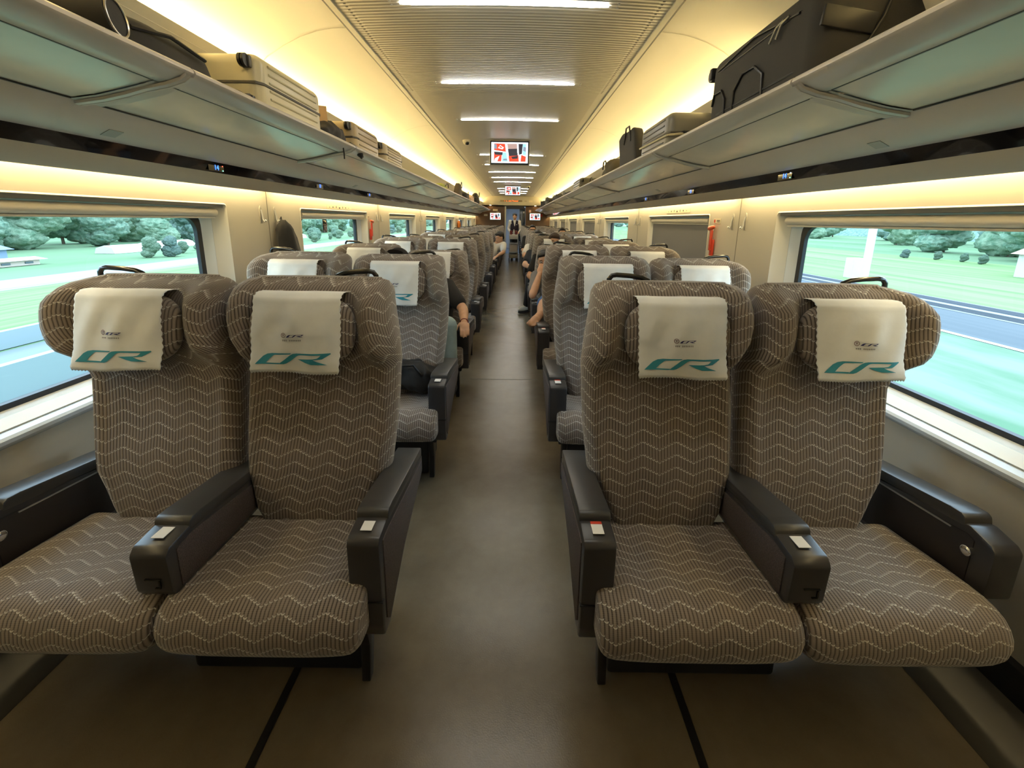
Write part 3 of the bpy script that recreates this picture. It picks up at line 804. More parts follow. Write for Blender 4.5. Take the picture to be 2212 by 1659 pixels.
def make_cover(xc, s, root, XR, detail=True):
    f, tot = cover_surface(xc, s)
    nu, nv = 60, 36
    bb = BM(); bm = bb.bm
    def pt(i, j):
        u = -.5 + i / nu; v = j / nv
        if i in (0, nu): u += (.006 if j % 2 else -.006) * (1 if i else -1)
        if j == nv: v += .006 if i % 2 else -.004
        x, y, z = f(u, v); return (x - XR, y, z)
    V = [[bm.verts.new(pt(i, j)) for i in range(nu + 1)] for j in range(nv + 1)]
    for j in range(nv):
        for i in range(nu): bm.faces.new((V[j][i], V[j][i + 1], V[j + 1][i + 1], V[j + 1][i]))
    o = bb.done('headrest_cover', M_COVER, root, angle=80)
    md = o.modifiers.new('solid', 'SOLIDIFY'); md.thickness = .0016; md.offset = 0
    o['label'] = 'white cloth headrest cover'
    # prints; cover face in the sheet: x 245..1450, hem 1535, top fold ~ 490
    vt = 1 - 1045 / 1205 * .272 / tot
    def put(name, polys, material, sx=1., ox=0., oy=0., cx=825, cy=1335, sub=2):
        b2 = BM(); bm2 = b2.bm
        for poly in polys:
            t = bmesh.new(); t.faces.new([t.verts.new((px, py, 0)) for px, py in poly])
            bmesh.ops.triangulate(t, faces=t.faces)
            bmesh.ops.subdivide_edges(t, edges=t.edges, cuts=sub, use_grid_fill=True)
            for v_ in t.verts:
                px = cx + (v_.co.x - cx) * sx + ox; py = cy + (v_.co.y - cy) * sx + oy
                u = (px - 847) / 1205; v = 1 - (1535 - py) / 1205 * .272 / tot
                x, y, z = f(u, v, .0022); v_.co = (x - XR, y, z)
            b2.add(t)
        return b2.done(name, material, o, smooth=False)
    put('printed_logo', LOGO, M_TEAL, 1.0)
    if detail:
        put('small_logo', LOGO, M_NAVY, .225, 55, -318, sub=1)
        ring = []
        ci = lambda r, a0, a1, n_: [(727 + r * math.cos(math.radians(a0 + (a1 - a0) * k / n_)), 1008 + r * math.sin(math.radians(a0 + (a1 - a0) * k / n_))) for k in range(n_ + 1)]
        put('emblem', strip_quads(list(zip(ci(33, 0, 360, 16), ci(26, 0, 360, 16)))) + [[(712, 996), (742, 996), (742, 1003), (712, 1003)], [(723, 1003), (731, 1003), (731, 1024), (723, 1024)]],
            mat('print_maroon', (.13, .04, .06), .7), 1, 0, 0, 0, 0, 0)
        tx = []
        rg = random.Random(5)
        for k in range(11):
            if k == 3: continue
            x0 = 712 + k * 23
            tx += [[(x0, 1070), (x0 + 17, 1070), (x0 + 17, 1074), (x0, 1074)], [(x0, 1080), (x0 + 17, 1080), (x0 + 17, 1084), (x0, 1084)], [(x0 + 6, 1068), (x0 + 10, 1068), (x0 + 10, 1090), (x0 + 6, 1090)]]
        put('printed_text', tx, M_INK, 1, 0, 0, 0, 0, 0)
    return o

def make_double_seat(s):
    XR = s * .83
    root = empty('double_seat', (XR, YREF, 0))
    parts = {'a': [], 'w': []}
    for key, tab, xc, cl in (('a', TAB_A, .593, (.300, .808)), ('w', TAB_W, 1.142, (.818, 1.325))):
        bk = make_back('backrest', tab, s, root, XR)
        # pillow
        t = bmesh.new(); bmesh.ops.create_uvsphere(t, u_segments=36, v_segments=22, radius=1)
        for v in t.verts:
            x, y, z = v.co
            f = lambda q, e: math.copysign(abs(q) ** e, q)
            m_ = max(abs(x), abs(z))
            x2, z2 = f(x, .72), f(z, .72)
            v.co = (s * xc + x2 * .166 - XR, yfront(1.03 + z2 * .115) - .020 + f(y, .8) * .040, 1.030 + z2 * .112)
        t.normal_update()
        uvl = t.loops.layers.uv.new('UVMap')
        for fc in t.faces:
            for lp in fc.loops: lp[uvl].uv = (lp.vert.co.x * 1.05, lp.vert.co.z)
        pl = obj('headrest', t, FAB, root, angle=90)
        cv = make_cover(xc, s, root, XR)
        cu = make_cushion(cl[0], cl[1], s, root, XR)
        # grab handle on the outer top corner
        x0, x1 = (.400, .548) if key == 'a' else (1.198, 1.352)
        bb = BM(); yy = yfront(1.18) + .105
        pts = [(x0, yy, 1.165), (x0 + .001, yy, 1.188), (x0 + .010, yy, 1.200), (x0 + .026, yy, 1.203), ((x0 + x1) / 2, yy + .002, 1.200), (x1 - .035, yy + .004, 1.194), (x1 - .012, yy + .004, 1.184), (x1, yy + .004, 1.168)]
        if key == 'w':
            pts = [(x0 + x1 - x, y, z) for x, y, z in pts]
        bb.tube([(s * x - XR, y, z) for x, y, z in pts], .0085, 12)
        hd = bb.done('grab_handle', M_STRIP if False else mat('handle_black', (.020, .019, .018), .16, coat=.4), root)
        bb = BM(); bb.box((s * (x0 + x1) / 2 - XR, yy, 1.176), (.10, .035, .012), bev=.004)
        hp_ = bb.done('handle_base', M_BLACK, hd)
        parts[key] = [bk, pl, cv, hd]
    # ---- armrests
    def arm(name, xa, xb, yf_, kind):
        y0 = yf_ - YREF
        a = empty('tmp', (0, 0, 0))
        top_z = .578
        xm = (xa + xb) / 2; w = xb - xa
        # front cap / body
        if kind == 'aisle':
            body = [(y0, .31), (y0 + .012, .268), (y0 + .06, .262), (y0 + .22, .36), (1.44 - YREF, .455), (1.44 - YREF, .52), (y0 + .07, top_z + .004), (y0 + .012, top_z - .002), (y0, top_z - .014)]
        elif kind == 'mid':
            body = [(y0 + .004, .452), (y0 + .02, .43), (y0 + .10, .425), (1.40 - YREF, .42), (1.40 - YREF, .52), (y0 + .09, top_z + .006), (y0 + .016, top_z - .002), (y0, top_z - .02)]
        else:
            body = [(y0, .41), (y0 + .03, .395), (y0 + .08, .345), (1.44 - YREF, .33), (1.44 - YREF, .51), (y0 + .07, top_z + .002), (y0 + .014, top_z - .014), (y0, top_z - .03)]
        bb = BM(); bb.prism(body, 'x', s * xa - XR, s * xb - XR, bev=.007)
        ar = bb.done(name, M_ARM, root, angle=35)
        # side fabric panels
        def panel(x, dx):
            if kind == 'aisle': pp = [(y0 + .028, .310), (y0 + .05, .285), (y0 + .22, .375), (1.42 - YREF, .462), (1.42 - YREF, .505), (y0 + .07, top_z - .022), (y0 + .028, top_z - .022)]
            elif kind == 'mid': pp = [(y0 + .032, .446), (1.39 - YREF, .432), (1.39 - YREF, .505), (y0 + .09, top_z - .016), (y0 + .032, top_z - .022)]
            else: pp = [(y0 + .05, .38), (1.42 - YREF, .345), (1.42 - YREF, .50), (y0 + .07, top_z - .022), (y0 + .05, top_z - .03)]
            b3 = BM(); b3.prism(pp, 'x', s * (x - dx) - XR, s * (x + dx) - XR, bev=.0015)
            return b3.done('side_panel', M_PANEL if kind != 'window' else mat('panel_dark', (.022, .018, .018), .6, bump=(420, .5, .001)), ar, angle=30)
        if kind in ('mid', 'aisle'): panel(xa, .003); panel(xb, .003)
        else: panel(xa, .003)
        # raised pad with a lip
        b3 = BM()
        pad = [(y0 + .082, top_z - .002), (y0 + .086, top_z + .016), (y0 + .098, top_z + .023), (y0 + .13, top_z + .022), (1.43 - YREF, .552), (1.43 - YREF, .520), (y0 + .082, top_z - .01)]
        b3.prism(pad, 'x', s * (xa - .001) - XR, s * (xb + .001) - XR, bev=.005)
        b3.done('armrest_pad', M_ARMTOP, ar, angle=35)
        if kind == 'aisle':
            b3 = BM(); b3.box((s * xm - XR, y0 - .002 + .006, .388), (w + .004, .014, .003)); b3.done('trim_line', M_RUB, ar, smooth=False)
            if True:
                b3 = BM(); zt = top_z + .0045
                b3.box((s * xm - XR, y0 + .048, zt), (.030, .036, .0012)); st = b3.done('sticker', M_WHITE, ar, smooth=False); st['label'] = 'small white sticker'
                b3 = BM(); b3.box((s * xm - XR, y0 + .071, zt + .0004), (.030, .010, .0016)); b3.done('sticker_header', M_RED, ar, smooth=False) if s > 0 else b3.bm.free()
        if kind == 'mid':
            b3 = BM(); zt = top_z + .0055
            b3.box((s * xm - XR, y0 + .056, zt), (.032, .040, .0012)); st = b3.done('sticker', M_WHITE, ar, smooth=False); st['label'] = 'small white sticker'
            b3 = BM()
            b3.box((s * xm + .006 - XR, y0 - .001, .495), (.040, .004, .003)); b3.box((s * xm + .022 - XR, y0 - .001, .482), (.004, .004, .018)); b3.box((s * xm + .016 - XR, y0 - .001, .470), (.014, .004, .003))
            b3.done('outlet', M_STRIP, ar, smooth=False)
        if kind == 'window':
            b3 = BM(); b3.cyl((s * (xa - .002) - XR, y0 + .055, .515), (s * (xa - .014) - XR, y0 + .055, .515), .014, 18); b3.ell((s * (xa - .014) - XR, y0 + .055, .515), (.005, .0125, .0125)); b3.done('button', M_CHROME, ar)['label'] = 'round chrome button'
            b3 = BM(); b3.box((s * (xa - .004) - XR, y0 + .26, .533), (.004, .30, .004), rot=Matrix.Rotation(-.09, 3, 'X')); b3.done('metal_strip', M_ALU, ar, smooth=False)
        bpy.data.objects.remove(a)
        return ar
    arm('armrest', .262, .348, .930, 'aisle')
    arm('armrest', .772, .866, .885, 'mid')
    arm('armrest', 1.335, 1.412, .945, 'window')
    # ---- under-structure
    bb = BM()
    bb.box((s * .80 - XR, .20, .255), (.96, .34, .05), bev=.008)
    bb.box((s * .80 - XR, .08, .262), (.94, .06, .055), bev=.01)
    bb.done('seat_frame', M_PED, root)
    bb = BM(); bb.box((s * .64 - XR, .23, .125), (.52, .26, .24), bev=.012); bb.done('pedestal', M_PED, root)
    bb = BM(); bb.prism([(.06, .24), (.12, .24), (.13, .13), (.10, .0), (.07, .0), (.085, .12)], 'x', s * .345 - XR, s * .372 - XR, bev=.004); bb.done('leg', M_BLACK, root)
    return root, parts

ROWY = [.95, 2.00, 3.08, 4.15, 5.27, 6.40, 7.52, 8.64, 9.76, 10.88, 12.0, 13.12, 14.24, 15.36, 16.48]
def recline(objs, deg):
    p = Vector((0, 1.25 - YREF, .42)); R = Matrix.Rotation(math.radians(-deg), 4, 'X')
    M = Matrix.Translation(p) @ R @ Matrix.Translation(-p)
    for o in objs: o.matrix_basis = M @ o.matrix_basis
RECL = {(-1, 2, 'a'): 15, (-1, 1, 'a'): 3, (1, 1, 'w'): 3, (1, 3, 'a'): 16, (-1, 2, 'w'): 3, (-1, 4, 'w'): 6, (1, 4, 'w'): 5, (1, 2, 'a'): -2, (1, 6, 'a'): 7, (-1, 6, 'a'): 5, (-1, 7, 'w'): 8,
        (1, 7, 'w'): 6, (1, 8, 'a'): 4, (-1, 9, 'a'): 5, (1, 10, 'w'): 7, (-1, 11, 'w'): 3}
for s, side in ((-1, 'left'), (1, 'right')):
    proto, parts = make_double_seat(s)
    kids = list(proto.children)
    for k, y in enumerate(ROWY):
        if k == 0: r = proto
        else:
            r = copy_tree(proto)
            r.location.y = y
            m_ = dict(zip(kids, list(r.children)))
            # children order of copies follows the linking order
            cm = {}
            for oc in kids:
                for nc in r.children:
                    if nc.data == oc.data: cm[oc] = nc
            for key in ('a', 'w'):
                dg = RECL.get((s, k, key), random.Random(k * 7 + (s > 0) * 3 + (key == 'a')).uniform(-1, 1.5))
                recline([cm[o] for o in parts[key]], dg)
        tag(r, 'brown zigzag-patterned double train seat %s of the aisle, in the %s row from the camera' % (side, ORD[k]), 'train seat', 'double seats %s of the aisle' % side)
#@@PART2
# ------------------------------------------------------------------ luggage
def crumple(o, amp, sc, seed=0, flat=None):
    me = o.data
    for v in me.vertices:
        p = v.co * sc + Vector((seed, seed * 2, 0))
        d = noise.noise_vector(p) * amp + noise.noise_vector(p * 2.7) * amp * .4
        if flat is not None and v.co.z < flat + .01: d.z = 0
        v.co += d
def soft_box(name, size, r, material, parent=None, loc=(0, 0, 0), rz=0, amp=.01, sc=6, seed=0, ex=.35, seg=26, taper=0., lean=(0, 0)):
    """superellipsoid block, base at z=0 of loc"""
    t = bmesh.new(); bmesh.ops.create_uvsphere(t, u_segments=seg * 2, v_segments=seg, radius=1)
    f = lambda q, e: math.copysign(abs(q) ** e, q)
    for v in t.verts:
        x, y, z = v.co
        rr = math.hypot(x, y) or 1e-6
        cx_, cy_ = x / rr, y / rr
        x2 = f(cx_, ex) * f(rr, ex); y2 = f(cy_, ex) * f(rr, ex); z2 = f(z, ex)
        k = 1 - taper * (z2 + 1) / 2
        v.co = (x2 * size[0] / 2 * k + lean[0] * (z2 + 1) / 2, y2 * size[1] / 2 * k + lean[1] * (z2 + 1) / 2, (z2 + 1) * size[2] / 2)
    o = obj(name, t, material, parent, angle=60, loc=loc)
    o.rotation_euler.z = rz
    if amp: crumple(o, amp, sc, seed, 0)
    return o
M_BAG = mat('bag_black', (.014, .013, .013), .7, sheen=.03, bump=(90, .3, .002))
M_BAGG = mat('bag_charcoal', (.030, .028, .024), .8, sheen=.05, bump=(300, .3, .001))
M_ZIP = mat('zip_metal', (.5, .48, .42), .3, metal=1.)
TZ = 1.786     # tray level
def hard_case(label, loc, size, c, rz=0, wheels_at=-1, group='suitcases on the racks', ribs_=6, rough=.35):
    """size (x depth, y length, z height); wheels on the end face toward wheels_at (y sign)"""
    r = empty('suitcase', loc, label, 'suitcase', group, rz=rz)
    m = mat('case_%.2f_%.2f' % (c[0], c[2]), c, rough)
    X, Y, Z = size
    o = BM(); o.box((0, 0, Z / 2), size, bev=min(.045, Z * .22), seg=5); o.done('shell', m, r, angle=50)
    for i in range(ribs_):
        z = Z * (.16 + .68 * i / (ribs_ - 1))
        for sx in (-1, 1):
            o = BM(); o.tube([(sx * (X / 2 + .0005), -Y / 2 + .07, z), (sx * (X / 2 + .0005), Y / 2 - .07, z)], .0045, 6); q = o.done('shell_rib', m, r)
    o = BM(); o.loft([[(p[0] * (X / 2 + e), p[1] * (Y / 2 + e), Z / 2 + dz) for p in [(-1, -.88), (-.88, -1), (.88, -1), (1, -.88), (1, .88), (.88, 1), (-.88, 1), (-1, .88)]] for e, dz in ((.0, -.006), (.003, -.004), (.003, .004), (.0, .006))], closed=True, caps=False)
    o.done('zip_band', mat('zip_dark', (.10, .09, .07), .6), r)
    for sx in (-1, 1):
        for z in (.18, .82):
            o = BM(); y = wheels_at * (Y / 2 + .022)
            o.cyl((sx * X * .36 - .012, y, Z * z), (sx * X * .36 - .002, y, Z * z), .024, 18); o.cyl((sx * X * .36 + .002, y, Z * z), (sx * X * .36 + .012, y, Z * z), .024, 18)
            o.done('wheel', M_BLACK, r)
            o = BM(); o.box((sx * X * .36, wheels_at * (Y / 2 + .006), Z * z), (.040, .02, .044), bev=.006); o.done('wheel_housing', mat('dark_grey_plastic', (.07, .065, .055), .4), r)
    o = BM(); o.tube([(-.06, -wheels_at * (Y / 2 - .002), Z / 2), (-.055, -wheels_at * (Y / 2 + .018), Z / 2), (.055, -wheels_at * (Y / 2 + .018), Z / 2), (.06, -wheels_at * (Y / 2 - .002), Z / 2)], .008, 8); o.done('carry_handle', M_BLACK, r)
    return r
# left rack
r = empty('rolled_tube', (-1.13, 1.17, TZ), 'black rolled tube with a pale rim on its round end, nearest on the left rack', 'tube')
pa_, pb_ = Vector((-.17, -.05, .050)), Vector((.185, .035, .082)); dn = (pb_ - pa_).normalized(); sd_ = dn.cross(Vector((0, 0, 1))).normalized(); up_ = sd_.cross(dn)
b = BM(); b.tube([pa_, pa_.lerp(pb_, .5), pb_], [.046, .048, .049], 28); b.done('tube_body', M_BAG, r)
b = BM(); b.tube([pb_ + dn * .002 + (sd_ * math.cos(a * PI / 18) + up_ * math.sin(a * PI / 18)) * .043 for a in range(36)], .0028, 6, closed=True); b.done('rim', M_ZIP, r)
r = empty('duffel_bag', (-1.15, 1.46, TZ), 'soft charcoal bag lying on the left rack behind the black tube', 'bag')
o = soft_box('bag_body', (.36, .46, .15), 0, M_BAGG, r, amp=.018, sc=5, seed=3, ex=.55, taper=.2, loc=(.02, 0, 0))
b = BM(); b.tube([(.16, -.16, .10), (.185, -.05, .115), (.18, .10, .10)], .006, 6); b.done('strap', M_BLACK, r)
hard_case('cream hard-shell suitcase with dark wheels toward the camera on the left rack', (-1.09, 2.10, TZ), (.30, .56, .225), (.60, .54, .36), wheels_at=-1)
r = empty('pouch', (-.985, 1.74, TZ), 'small black pouch wedged before the cream suitcase on the left rack', 'bag')
soft_box('bag_body', (.05, .13, .055), 0, M_BAG, r, amp=.012, sc=14, seed=8, ex=.7)
b = BM(); b.box((0.01, -.02, .052), (.02, .05, .008), rot=Matrix.Rotation(.4, 3, 'Y'), bev=.002); b.done('buckle', M_STRIP, r)
r = empty('paper_bag', (-1.06, 2.62, TZ), 'brown kraft paper bag sticking up between suitcases on the left rack', 'bag', rz=.5)
b = BM(); b.prism([(-.09, 0), (.09, 0), (.10, .19), (-.06, .21)], 'x', -.035, .035); b.done('bag_body', mat('kraft', (.52, .34, .17), .8, bump=(40, .4, .003)), r, smooth=False)
b = BM(); b.prism([(.10, .19), (.02, .21), (.03, .235), (.11, .225)], 'x', -.036, -.030); b.done('bag_flap', mat('kraft'), r, smooth=False)
r = empty('backpack', (-1.02, 2.62, TZ), 'crumpled black backpack whose strap hangs over the left rack edge', 'backpack')
soft_box('bag_body', (.12, .34, .125), 0, M_BAG, r, amp=.03, sc=9, seed=5, ex=.7)
b = BM(); b.tube([(.06, .02, .04), (.072, .03, .03), (.074, .04, -.03), (.070, .05, -.06)], .004, 6); b.done('strap', M_BLACK, r)
b = BM(); b.tube([(.05, .20, .05), (.072, .25, .028), (.080, .30, .0), (.078, .34, -.015), (.06, .30, .02)], [.012, .018, .02, .012, .008], 8); b.done('side_strap', M_BAG, r)
hard_case('tan hard suitcase behind the black backpack on the left rack', (-1.09, 3.12, TZ), (.28, .50, .20), (.42, .33, .20), wheels_at=-1, ribs_=5)
r = hard_case('ribbed tan suitcase with a top-mounted wheel, second behind the backpack', (-1.09, 3.78, TZ), (.28, .52, .185), (.46, .38, .24), wheels_at=-1, ribs_=7)
def bag(label, loc, size, material, cat='bag', name='holdall', seed=1, amp=.02, ex=.6, rz=0, strap=True, taper=.15, lean=(0, 0)):
    r = empty(name, loc, label, cat, rz=rz)
    soft_box('bag_body', size, 0, material, r, amp=amp, sc=7, seed=seed, ex=ex, seg=14, taper=taper, lean=lean)
    if strap:
        X, Y, Z = size; sx = -1 if loc[0] > 0 else 1
        b = BM(); b.tube([(sx * X * .45, -Y * .2, Z * .7), (sx * X * .5, -Y * .1, Z * 1.05), (sx * X * .48, Y * .1, Z * 1.06), (sx * X * .45, Y * .2, Z * .7)], .007, 8); b.done('strap', M_BLACK, r)
    return r
bag('yellow-green bag lying flat on the left rack, midway along the car', (-1.12, 6.9, TZ), (.28, .8, .13), mat('bag_lime', (.38, .42, .10), .7), seed=2)
bag('tall dark tote with a pointed corner on the left rack', (-1.06, 8.7, TZ), (.16, .5, .30), mat('bag_brown', (.09, .07, .05), .8), name='tote_bag', seed=4, ex=.5, taper=.35, lean=(.0, .12))
bag('black holdall behind the dark tote on the left rack', (-1.10, 10.0, TZ), (.24, .8, .20), M_BAG, seed=6)
bag('pale pink soft bag far along the left rack', (-1.12, 11.6, TZ), (.24, .6, .24), mat('bag_pink', (.62, .45, .34), .8), seed=7, amp=.04)
bag('black rounded backpack standing near the far end of the left rack', (-1.12, 13.2, TZ), (.26, .7, .38), M_BAG, name='backpack', cat='backpack', seed=9, ex=.8)
bag('small dark bag between the pink bag and black backpack, left rack', (-1.08, 12.4, TZ), (.2, .4, .25), M_BAG, seed=19, ex=.8)
# right rack : big black suitcase lying with its side toward the aisle
r = empty('suitcase', (1.165, 1.80, TZ + .004), 'large black fabric suitcase overhanging the right rack, nearest the camera', 'suitcase', 'suitcases on the racks', rz=-.02)
b = BM(); b.box((0, 0, .165), (.37, .76, .315), bev=.055, seg=5); b.done('suitcase_body', M_BAGG, r, angle=60)
b = BM()
for z in (.075, .255):
    P = []
    for i in range(40):
        a = 2 * PI * i / 40; c_, s_ = math.cos(a), math.sin(a); f = lambda q: math.copysign(abs(q) ** .28, q)
        P.append((f(c_) * .184, f(s_) * .379, z))
    b.tube(P, .0055, 8, closed=True)
b.done('piping', M_BLACK, r)
b = BM(); b.tube([(-.187, -.10, .052), (-.190, -.095, .13), (-.190, -.03, .175), (-.190, .06, .178), (-.190, .12, .13), (-.187, .13, .05)], .005, 8); b.done('pocket_seam', M_BLACK, r)
b = BM(); b.tube([(-.188, .20, .05), (-.191, .20, .12), (-.191, .24, .165), (-.191, .31, .165), (-.188, .33, .12)], .005, 8); b.done('pocket_seam', M_BLACK, r)
b = BM(); b.tube([(-.188, -.28, .25), (-.190, .0, .285), (-.188, .30, .26)], .004, 8); b.done('zip', M_BLACK, r)
b = BM(); b.tube([(-.193, -.20, .262), (-.199, -.17, .25), (-.196, -.13, .215)], .004, 8); b.tube([(-.193, -.23, .262), (-.199, -.20, .25), (-.196, -.17, .215)], .004, 8); b.done('zip_pull', M_ZIP, r)
b = BM(); b.box((-.10, -.383, .19), (.16, .012, .06), rot=Matrix.Rotation(.15, 3, 'Y'), bev=.005); b.done('side_handle', M_BLACK, r)
b = BM(); b.tube([(-.16, -.384, .06), (-.05, -.386, .10), (.0, -.386, .20), (.02, -.384, .27)], .005, 8); b.done('end_seam', M_BLACK, r)
for x in (-.165, .145):
    for z in (.045, .275):
        b = BM(); b.cyl((x - .012, .405, z), (x + .012, .405, z), .030, 18); b.box((x, .385, z), (.05, .03, .05), bev=.008); b.done('wheel', M_BLACK, r)
r = hard_case('grey hard suitcase with pale strap behind the big black one on the right rack', (1.115, 2.95, TZ), (.29, .56, .235), (.17, .165, .145), wheels_at=1)
b = BM(); P = [(-.148, -.28, .10), (-.149, .0, .105), (-.148, .28, .11)]; b.tube(P, .007, 6); b.tube([(-.15, -.285, .10), (.0, -.288, .115), (.14, -.286, .12)], .007, 6); b.done('luggage_strap', mat('strap_cream', (.5, .45, .3), .7), r)
bag('tall floppy black tote standing on the right rack behind the grey suitcase', (1.04, 3.72, TZ), (.10, .52, .335), M_BAG, name='tote_bag', seed=12, ex=.32, amp=.012, taper=.04, lean=(.0, .08))
bag('brown crumpled backpack beyond the black tote on the right rack', (1.09, 4.55, TZ), (.22, .55, .185), mat('bag_olive', (.075, .062, .035), .8), name='backpack', cat='backpack', seed=13, amp=.045)
bag('low dark bag beyond the brown backpack on the right rack', (1.08, 5.3, TZ), (.20, .6, .10), mat('bag_taupe', (.11, .085, .05), .8), seed=14)
hard_case('dark ribbed suitcase on the right rack, midway along the car', (1.12, 6.55, TZ), (.28, .7, .20), (.075, .07, .055), wheels_at=-1, ribs_=5)
bag('flat black bag past the dark ribbed suitcase on the right rack', (1.09, 8.1, TZ), (.22, .9, .12), M_BAG, seed=15)
bag('black crumpled holdall far along the right rack', (1.12, 10.6, TZ), (.24, 1.5, .20), M_BAG, seed=16, amp=.05)
bag('black bag with pointed top near the far end of the right rack', (1.12, 13.2, TZ), (.24, 1.2, .26), M_BAG, seed=17, amp=.06)
bag('black backpack at the far end of the right rack', (1.12, 15.4, TZ), (.26, 1.0, .28), M_BAG, name='backpack', cat='backpack', seed=18, amp=.06)

# jacket hanging at the first left joint
def jacket(loc, h, w, material, label, name='jacket'):
    r = empty(name, loc, label, 'jacket')
    rings = []
    prof = [(1.0, .06), (.97, .18), (.92, .42), (.85, .60), (.7, .75), (.5, .88), (.3, .95), (.12, 1.0), (0, .97)]
    t = BM()
    for z, k in prof:
        ring = []
        for i in range(24):
            a = 2 * PI * i / 24; fold = 1 + .24 * math.sin(a * 4 + z * 3) * (1 - z * .6) + .10 * math.sin(a * 9 - z * 6)
            ring.append((.045 * math.cos(a) * (fold) * min(1, k + .35) + .045, w / 2 * k * math.sin(a) * fold + w * .42 * (1 - z), z * h - h))
        rings.append(ring)
    t.loft(rings); t.done('jacket_body', material, r, angle=70)
    t = BM(); t.tube([(.05, .01 + w * .1, -.05), (.065, w * .30, -.22 * h / .4), (.075, w * .62, -.30 * h / .4), (.07, w * .9, -.40 * h / .4)], [.018, .03, .034, .022], 10); t.done('sleeve', material, r)
    t = BM(); t.tube([(.03, -.01, 0), (.035, .0, .02), (.03, .012, 0)], .003, 6); t.done('hanging_loop', M_BLACK, r)
    return r
jacket((-1.548, 2.945, 1.362), .42, .26, mat('jacket_charcoal', (.026, .025, .024), .85, sheen=.08, bump=(30, .3, .005)), 'dark grey jacket hanging from a hook on the left wall')
jacket((-1.548, 12.28, 1.36), .5, .24, mat('jacket_orange', (.55, .17, .03), .8), 'orange garment hanging far along the left wall', name='coat')
# bag on the second row left aisle seat
r = empty('shoulder_bag', (-.50, 2.24, .445), 'black bag slumped on the second-row seat left of the aisle', 'bag')
soft_box('bag_body', (.30, .13, .17), 0, M_BAG, r, amp=.03, sc=9, seed=21, ex=.75)
b = BM(); b.tube([(-.10, -.06, .10), (-.06, -.075, .16), (.04, -.075, .165), (.08, -.06, .10)], .007, 8); b.done('strap', M_BLACK, r)

# ------------------------------------------------------------------ people
def V3(p): return Vector(p)
def capsule(b, p, q, r0, r1, n=12):
    p, q = V3(p), V3(q); d = (q - p)
    if d.length < 1e-5: return
    u = d.normalized(); pts, R = [], []
    for a in (-80, -50, -20): pts.append(p + u * r0 * math.sin(math.radians(a))); R.append(r0 * math.cos(math.radians(a)))
    for i in range(5):
        t = i / 4; pts.append(p.lerp(q, t)); R.append(r0 + (r1 - r0) * t)
    for a in (20, 50, 80): pts.append(q + u * r1 * math.sin(math.radians(a))); R.append(r1 * math.cos(math.radians(a)))
    b.tube(pts, R, n)
def hand(b, el, wr, palm_down=(0, 0, -1), curl=.5):
    el, wr = V3(el), V3(wr); d = (wr - el).normalized(); n = V3(palm_down)
    n = (n - d * n.dot(d)).normalized(); sd = d.cross(n).normalized()
    pc = wr + d * .045
    rot = Matrix((sd, d, n)).transposed()
    b.ell(pc, (.040, .050, .017), rot, 14)
    for i, (o, ln) in enumerate(((-.029, .068), (-.010, .078), (.010, .073), (.028, .058))):
        p0 = wr + d * .082 + sd * o; a = curl * .6
        p1 = p0 + (d * math.cos(a) + n * math.sin(a)) * ln * .45
        a += curl * .7; p2 = p1 + (d * math.cos(a) + n * math.sin(a)) * ln * .32
        a += curl * .6; p3 = p2 + (d * math.cos(a) + n * math.sin(a)) * ln * .25
        capsule(b, p0 - d * .02, p1, .0092, .0085, 8); capsule(b, p1, p2, .0085, .008, 8); capsule(b, p2, p3, .008, .007, 8)
    t0 = wr + d * .020 + sd * -.030; t1 = t0 + (d * .7 - sd * .6 + n * .3).normalized() * .038; t2 = t1 + (d * .9 - sd * .2 + n * .4).normalized() * .030
    capsule(b, t0, t1, .012, .010, 8); capsule(b, t1, t2, .010, .008, 8)
def remesh(o, v):
    m = o.modifiers.new('remesh', 'REMESH'); m.mode = 'VOXEL'; m.voxel_size = v; m.use_smooth_shade = True
    m = o.modifiers.new('smooth', 'SMOOTH'); m.factor = .5; m.iterations = 3
